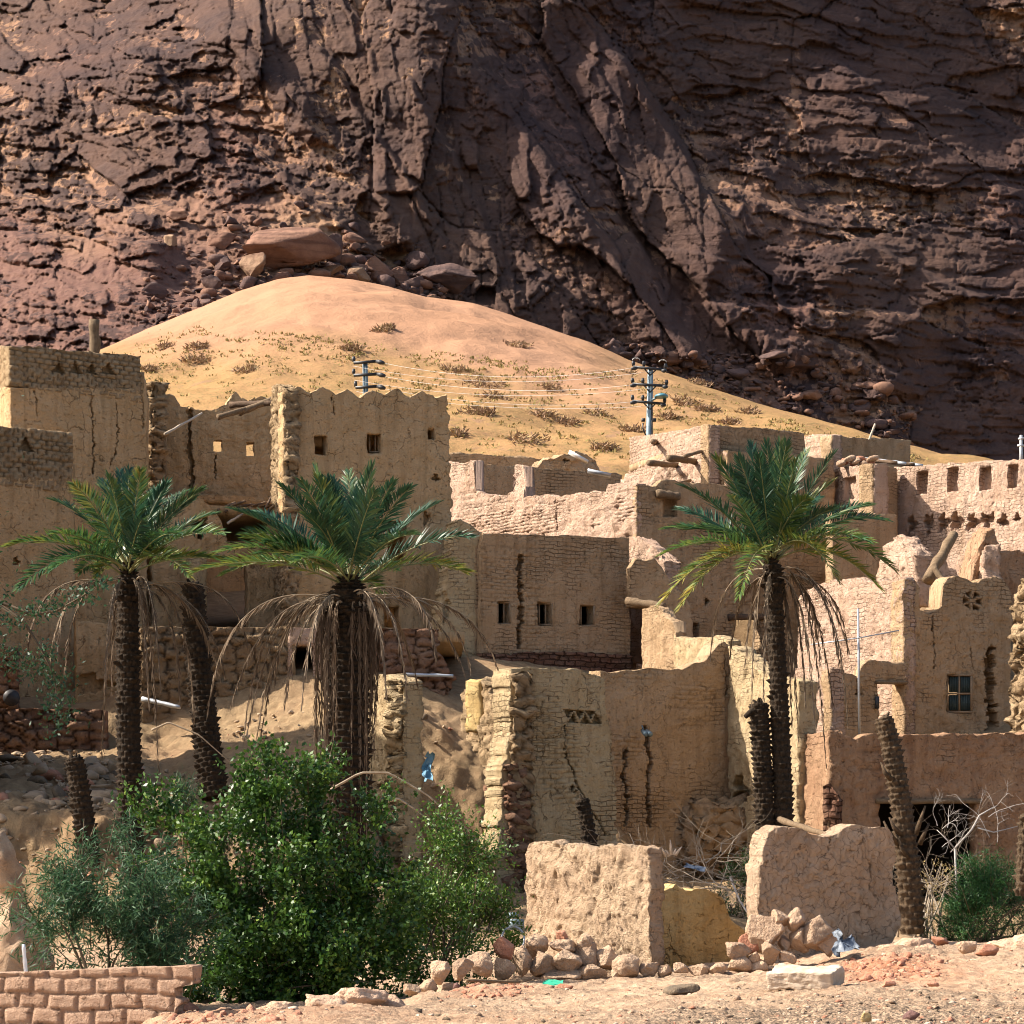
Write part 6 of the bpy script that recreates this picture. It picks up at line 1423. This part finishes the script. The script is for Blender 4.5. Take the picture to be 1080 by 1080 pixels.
# ================================================================== uncountable litter: one object each
def litter(name, pts, sizes, mats, seed, sub=1):
    rng = np.random.default_rng(seed); Vs = []; Fs = []; mi = []; n0 = 0
    shapes = [rock_shape(rng, sub, 10, .06, .32, .8) for _ in range(14)]
    for p, s in zip(pts, sizes):
        V, F = shapes[rng.integers(14)]; a = rng.uniform(0, 6.28); ca, sa = math.cos(a), math.sin(a)
        sc = s * np.array([1, rng.uniform(.6, 1), rng.uniform(.35, .75)])
        W = V * sc; W = W @ np.array([[ca, sa, 0], [-sa, ca, 0], [0, 0, 1]])
        Vs.append(W + p); Fs.append(F + n0); n0 += len(V); mi += [int(rng.choice(len(mats), p=mats_p))] * len(F)
    o = mobj(name, np.concatenate(Vs), [np.concatenate(Fs)], mats, None, pts[0])
    o.data.polygons.foreach_set('material_index', np.array(mi, np.int32)); return tag(o, kind='stuff')
rng = np.random.default_rng(61)
def ground_pts(n, pxr, dr, fn=None):
    px = rng.uniform(*pxr, n * 3); d = np.exp(rng.uniform(math.log(dr[0]), math.log(dr[1]), n * 3))
    if fn is not None: k = rng.random(n * 3) < fn(px, d); px, d = px[k], d[k]
    px, d = px[:n], d[:n]
    P = np.stack([kx(px) * d, d, terrain(px, d)], -1)
    near = sstep(48, 44, d)
    P[:, 2] += near * (fbm(P * .45, 4) * .06 + fbm(P * 2.2, 4) * .028 * (.4 + sstep(24, 30, d)) + .034 * fbm(P * 6.5, 3))
    return P
mats_p = [.45, .2, .2, .15]
P = ground_pts(5200, (-80, 1160), (25, 44), lambda x, d: np.clip(.25 + .9 * sstep(500, 900, x) * sstep(34, 27, d) + .3 * sstep(34, 42, d), 0, 1))
litter('gravel', P, np.minimum(.012 + rng.exponential(.017, len(P)), .09), [M['stone'], M['stonered'], M['stonedark'], M['slab']], 62)
mats_p = [.9, .1]
P = np.concatenate([ground_pts(520, (860, 990), (35, 42)), ground_pts(160, (470, 560), (35, 40)), ground_pts(120, (120, 320), (26.5, 29))])
litter('red_clods', P, np.minimum(.03 + rng.exponential(.035, len(P)), .15), [M['stonered'], M['stone']], 63, 2)
mats_p = [.6, .2, .2]
P = ground_pts(1200, (-60, 480), (57, 69.5), lambda x, d: np.where(x < 150, 1, .5))
mats_p = [.86, .06, .08]
litter('bank_rubble', P + [0, 0, .05], np.minimum(.03 + rng.exponential(.055, len(P)), .26), [M['bankstone'], M['stonedark'], M['stonered']], 64, 2)
P = np.concatenate([ground_pts(120, (-40, 170), (59, 67)), ground_pts(60, (150, 300), (57, 64))])
litter('bank_slabs', P + [0, 0, .06], .12 + rng.exponential(.13, len(P)).clip(0, .45), [M['bankstone'], M['stonedark'], M['stonered']], 67, 2)
P = ground_pts(420, (430, 1000), (54, 65)); litter('yard_rubble', P + [0, 0, .03], np.minimum(.04 + rng.exponential(.06, len(P)), .3), [M['bankstone'], M['stonedark'], M['stonered']], 65, 2)
mats_p = [.45, .3, .25]
pts = []; sz = []
for k in range(900):
    if k < 520: x = rng.uniform(150, 470); y = crest(x)[0] - rng.exponential(26) * (1.25 if x < 330 else .55) + 4
    else: x = rng.uniform(640, 960); y = crest(x)[0] - rng.uniform(-4, 62) * np.clip((x - 600) / 240, .15, 1) * np.clip((1010 - x) / 90, .1, 1)
    if y < 190: continue
    d = cliff_d(x, y) - .25; pts.append(pt(x, y, d)); sz.append(min(.22 + rng.exponential(.32), 1.9))
litter('talus_rocks', np.array(pts), sz, [M['boulder'], M['boulderdark'], M['boulderdark']], 66, 2)

# unseen house added left of the view to throw shade on the bank
h = empty('mud_brick_house', gpt(-330, 63), 'added unseen ochre mud house beyond the left edge put there to shade the bank', 'house')
wall('wall', M['ochre'], (-560, 58), (-45, 60), 350, 900, h, res=.25)
shell(h, M['ochre'], (-560, 58), (-45, 60), 7, zrow(352, 59), 1, roof=zrow(365, 59))
# ================================================================== light, sky, camera
w = bpy.data.worlds.new('World'); S.world = w; w.use_nodes = True
nt = w.node_tree; nt.nodes.clear()
sk = nt.nodes.new('ShaderNodeTexSky'); sk.sky_type = 'NISHITA'; sk.sun_disc = False
sd = np.array([-.73, .0, .68]); sd /= np.linalg.norm(sd)
sk.sun_elevation = math.asin(sd[2]); sk.sun_rotation = math.atan2(sd[0], sd[1])
sk.air_density = 1.0; sk.dust_density = 3.5; sk.ozone_density = .6
bg = nt.nodes.new('ShaderNodeBackground'); bg.inputs[1].default_value = .10
ow = nt.nodes.new('ShaderNodeOutputWorld')
nt.links.new(sk.outputs[0], bg.inputs[0]); nt.links.new(bg.outputs[0], ow.inputs[0])
sl = bpy.data.lights.new('sun', 'SUN'); sl.energy = 5.0; sl.angle = R(.55); sl.color = (1, .905, .79)
so = bpy.data.objects.new('sun', sl); link(so); so.location = (-40, 10, 80)
so.rotation_euler = Vector((float(sd[0]), float(sd[1]), float(sd[2]))).to_track_quat('Z', 'Y').to_euler()
cd = bpy.data.cameras.new('camera'); co = bpy.data.objects.new('camera', cd); link(co)
co.location = (0, 0, CZ); co.rotation_euler = (R(90), 0, 0)
cd.sensor_width = 36; cd.sensor_fit = 'HORIZONTAL'; cd.lens = 36 / K; cd.shift_y = (HZ - 540) / 1080; cd.clip_start = .5; cd.clip_end = 6000
S.camera = co
S.view_settings.view_transform = 'Standard'; S.view_settings.look = 'None'; S.view_settings.gamma = 1; S.view_settings.exposure = 1.12
S.cycles.filter_width = 1.05
S.cycles.max_bounces = 6; S.cycles.diffuse_bounces = 4
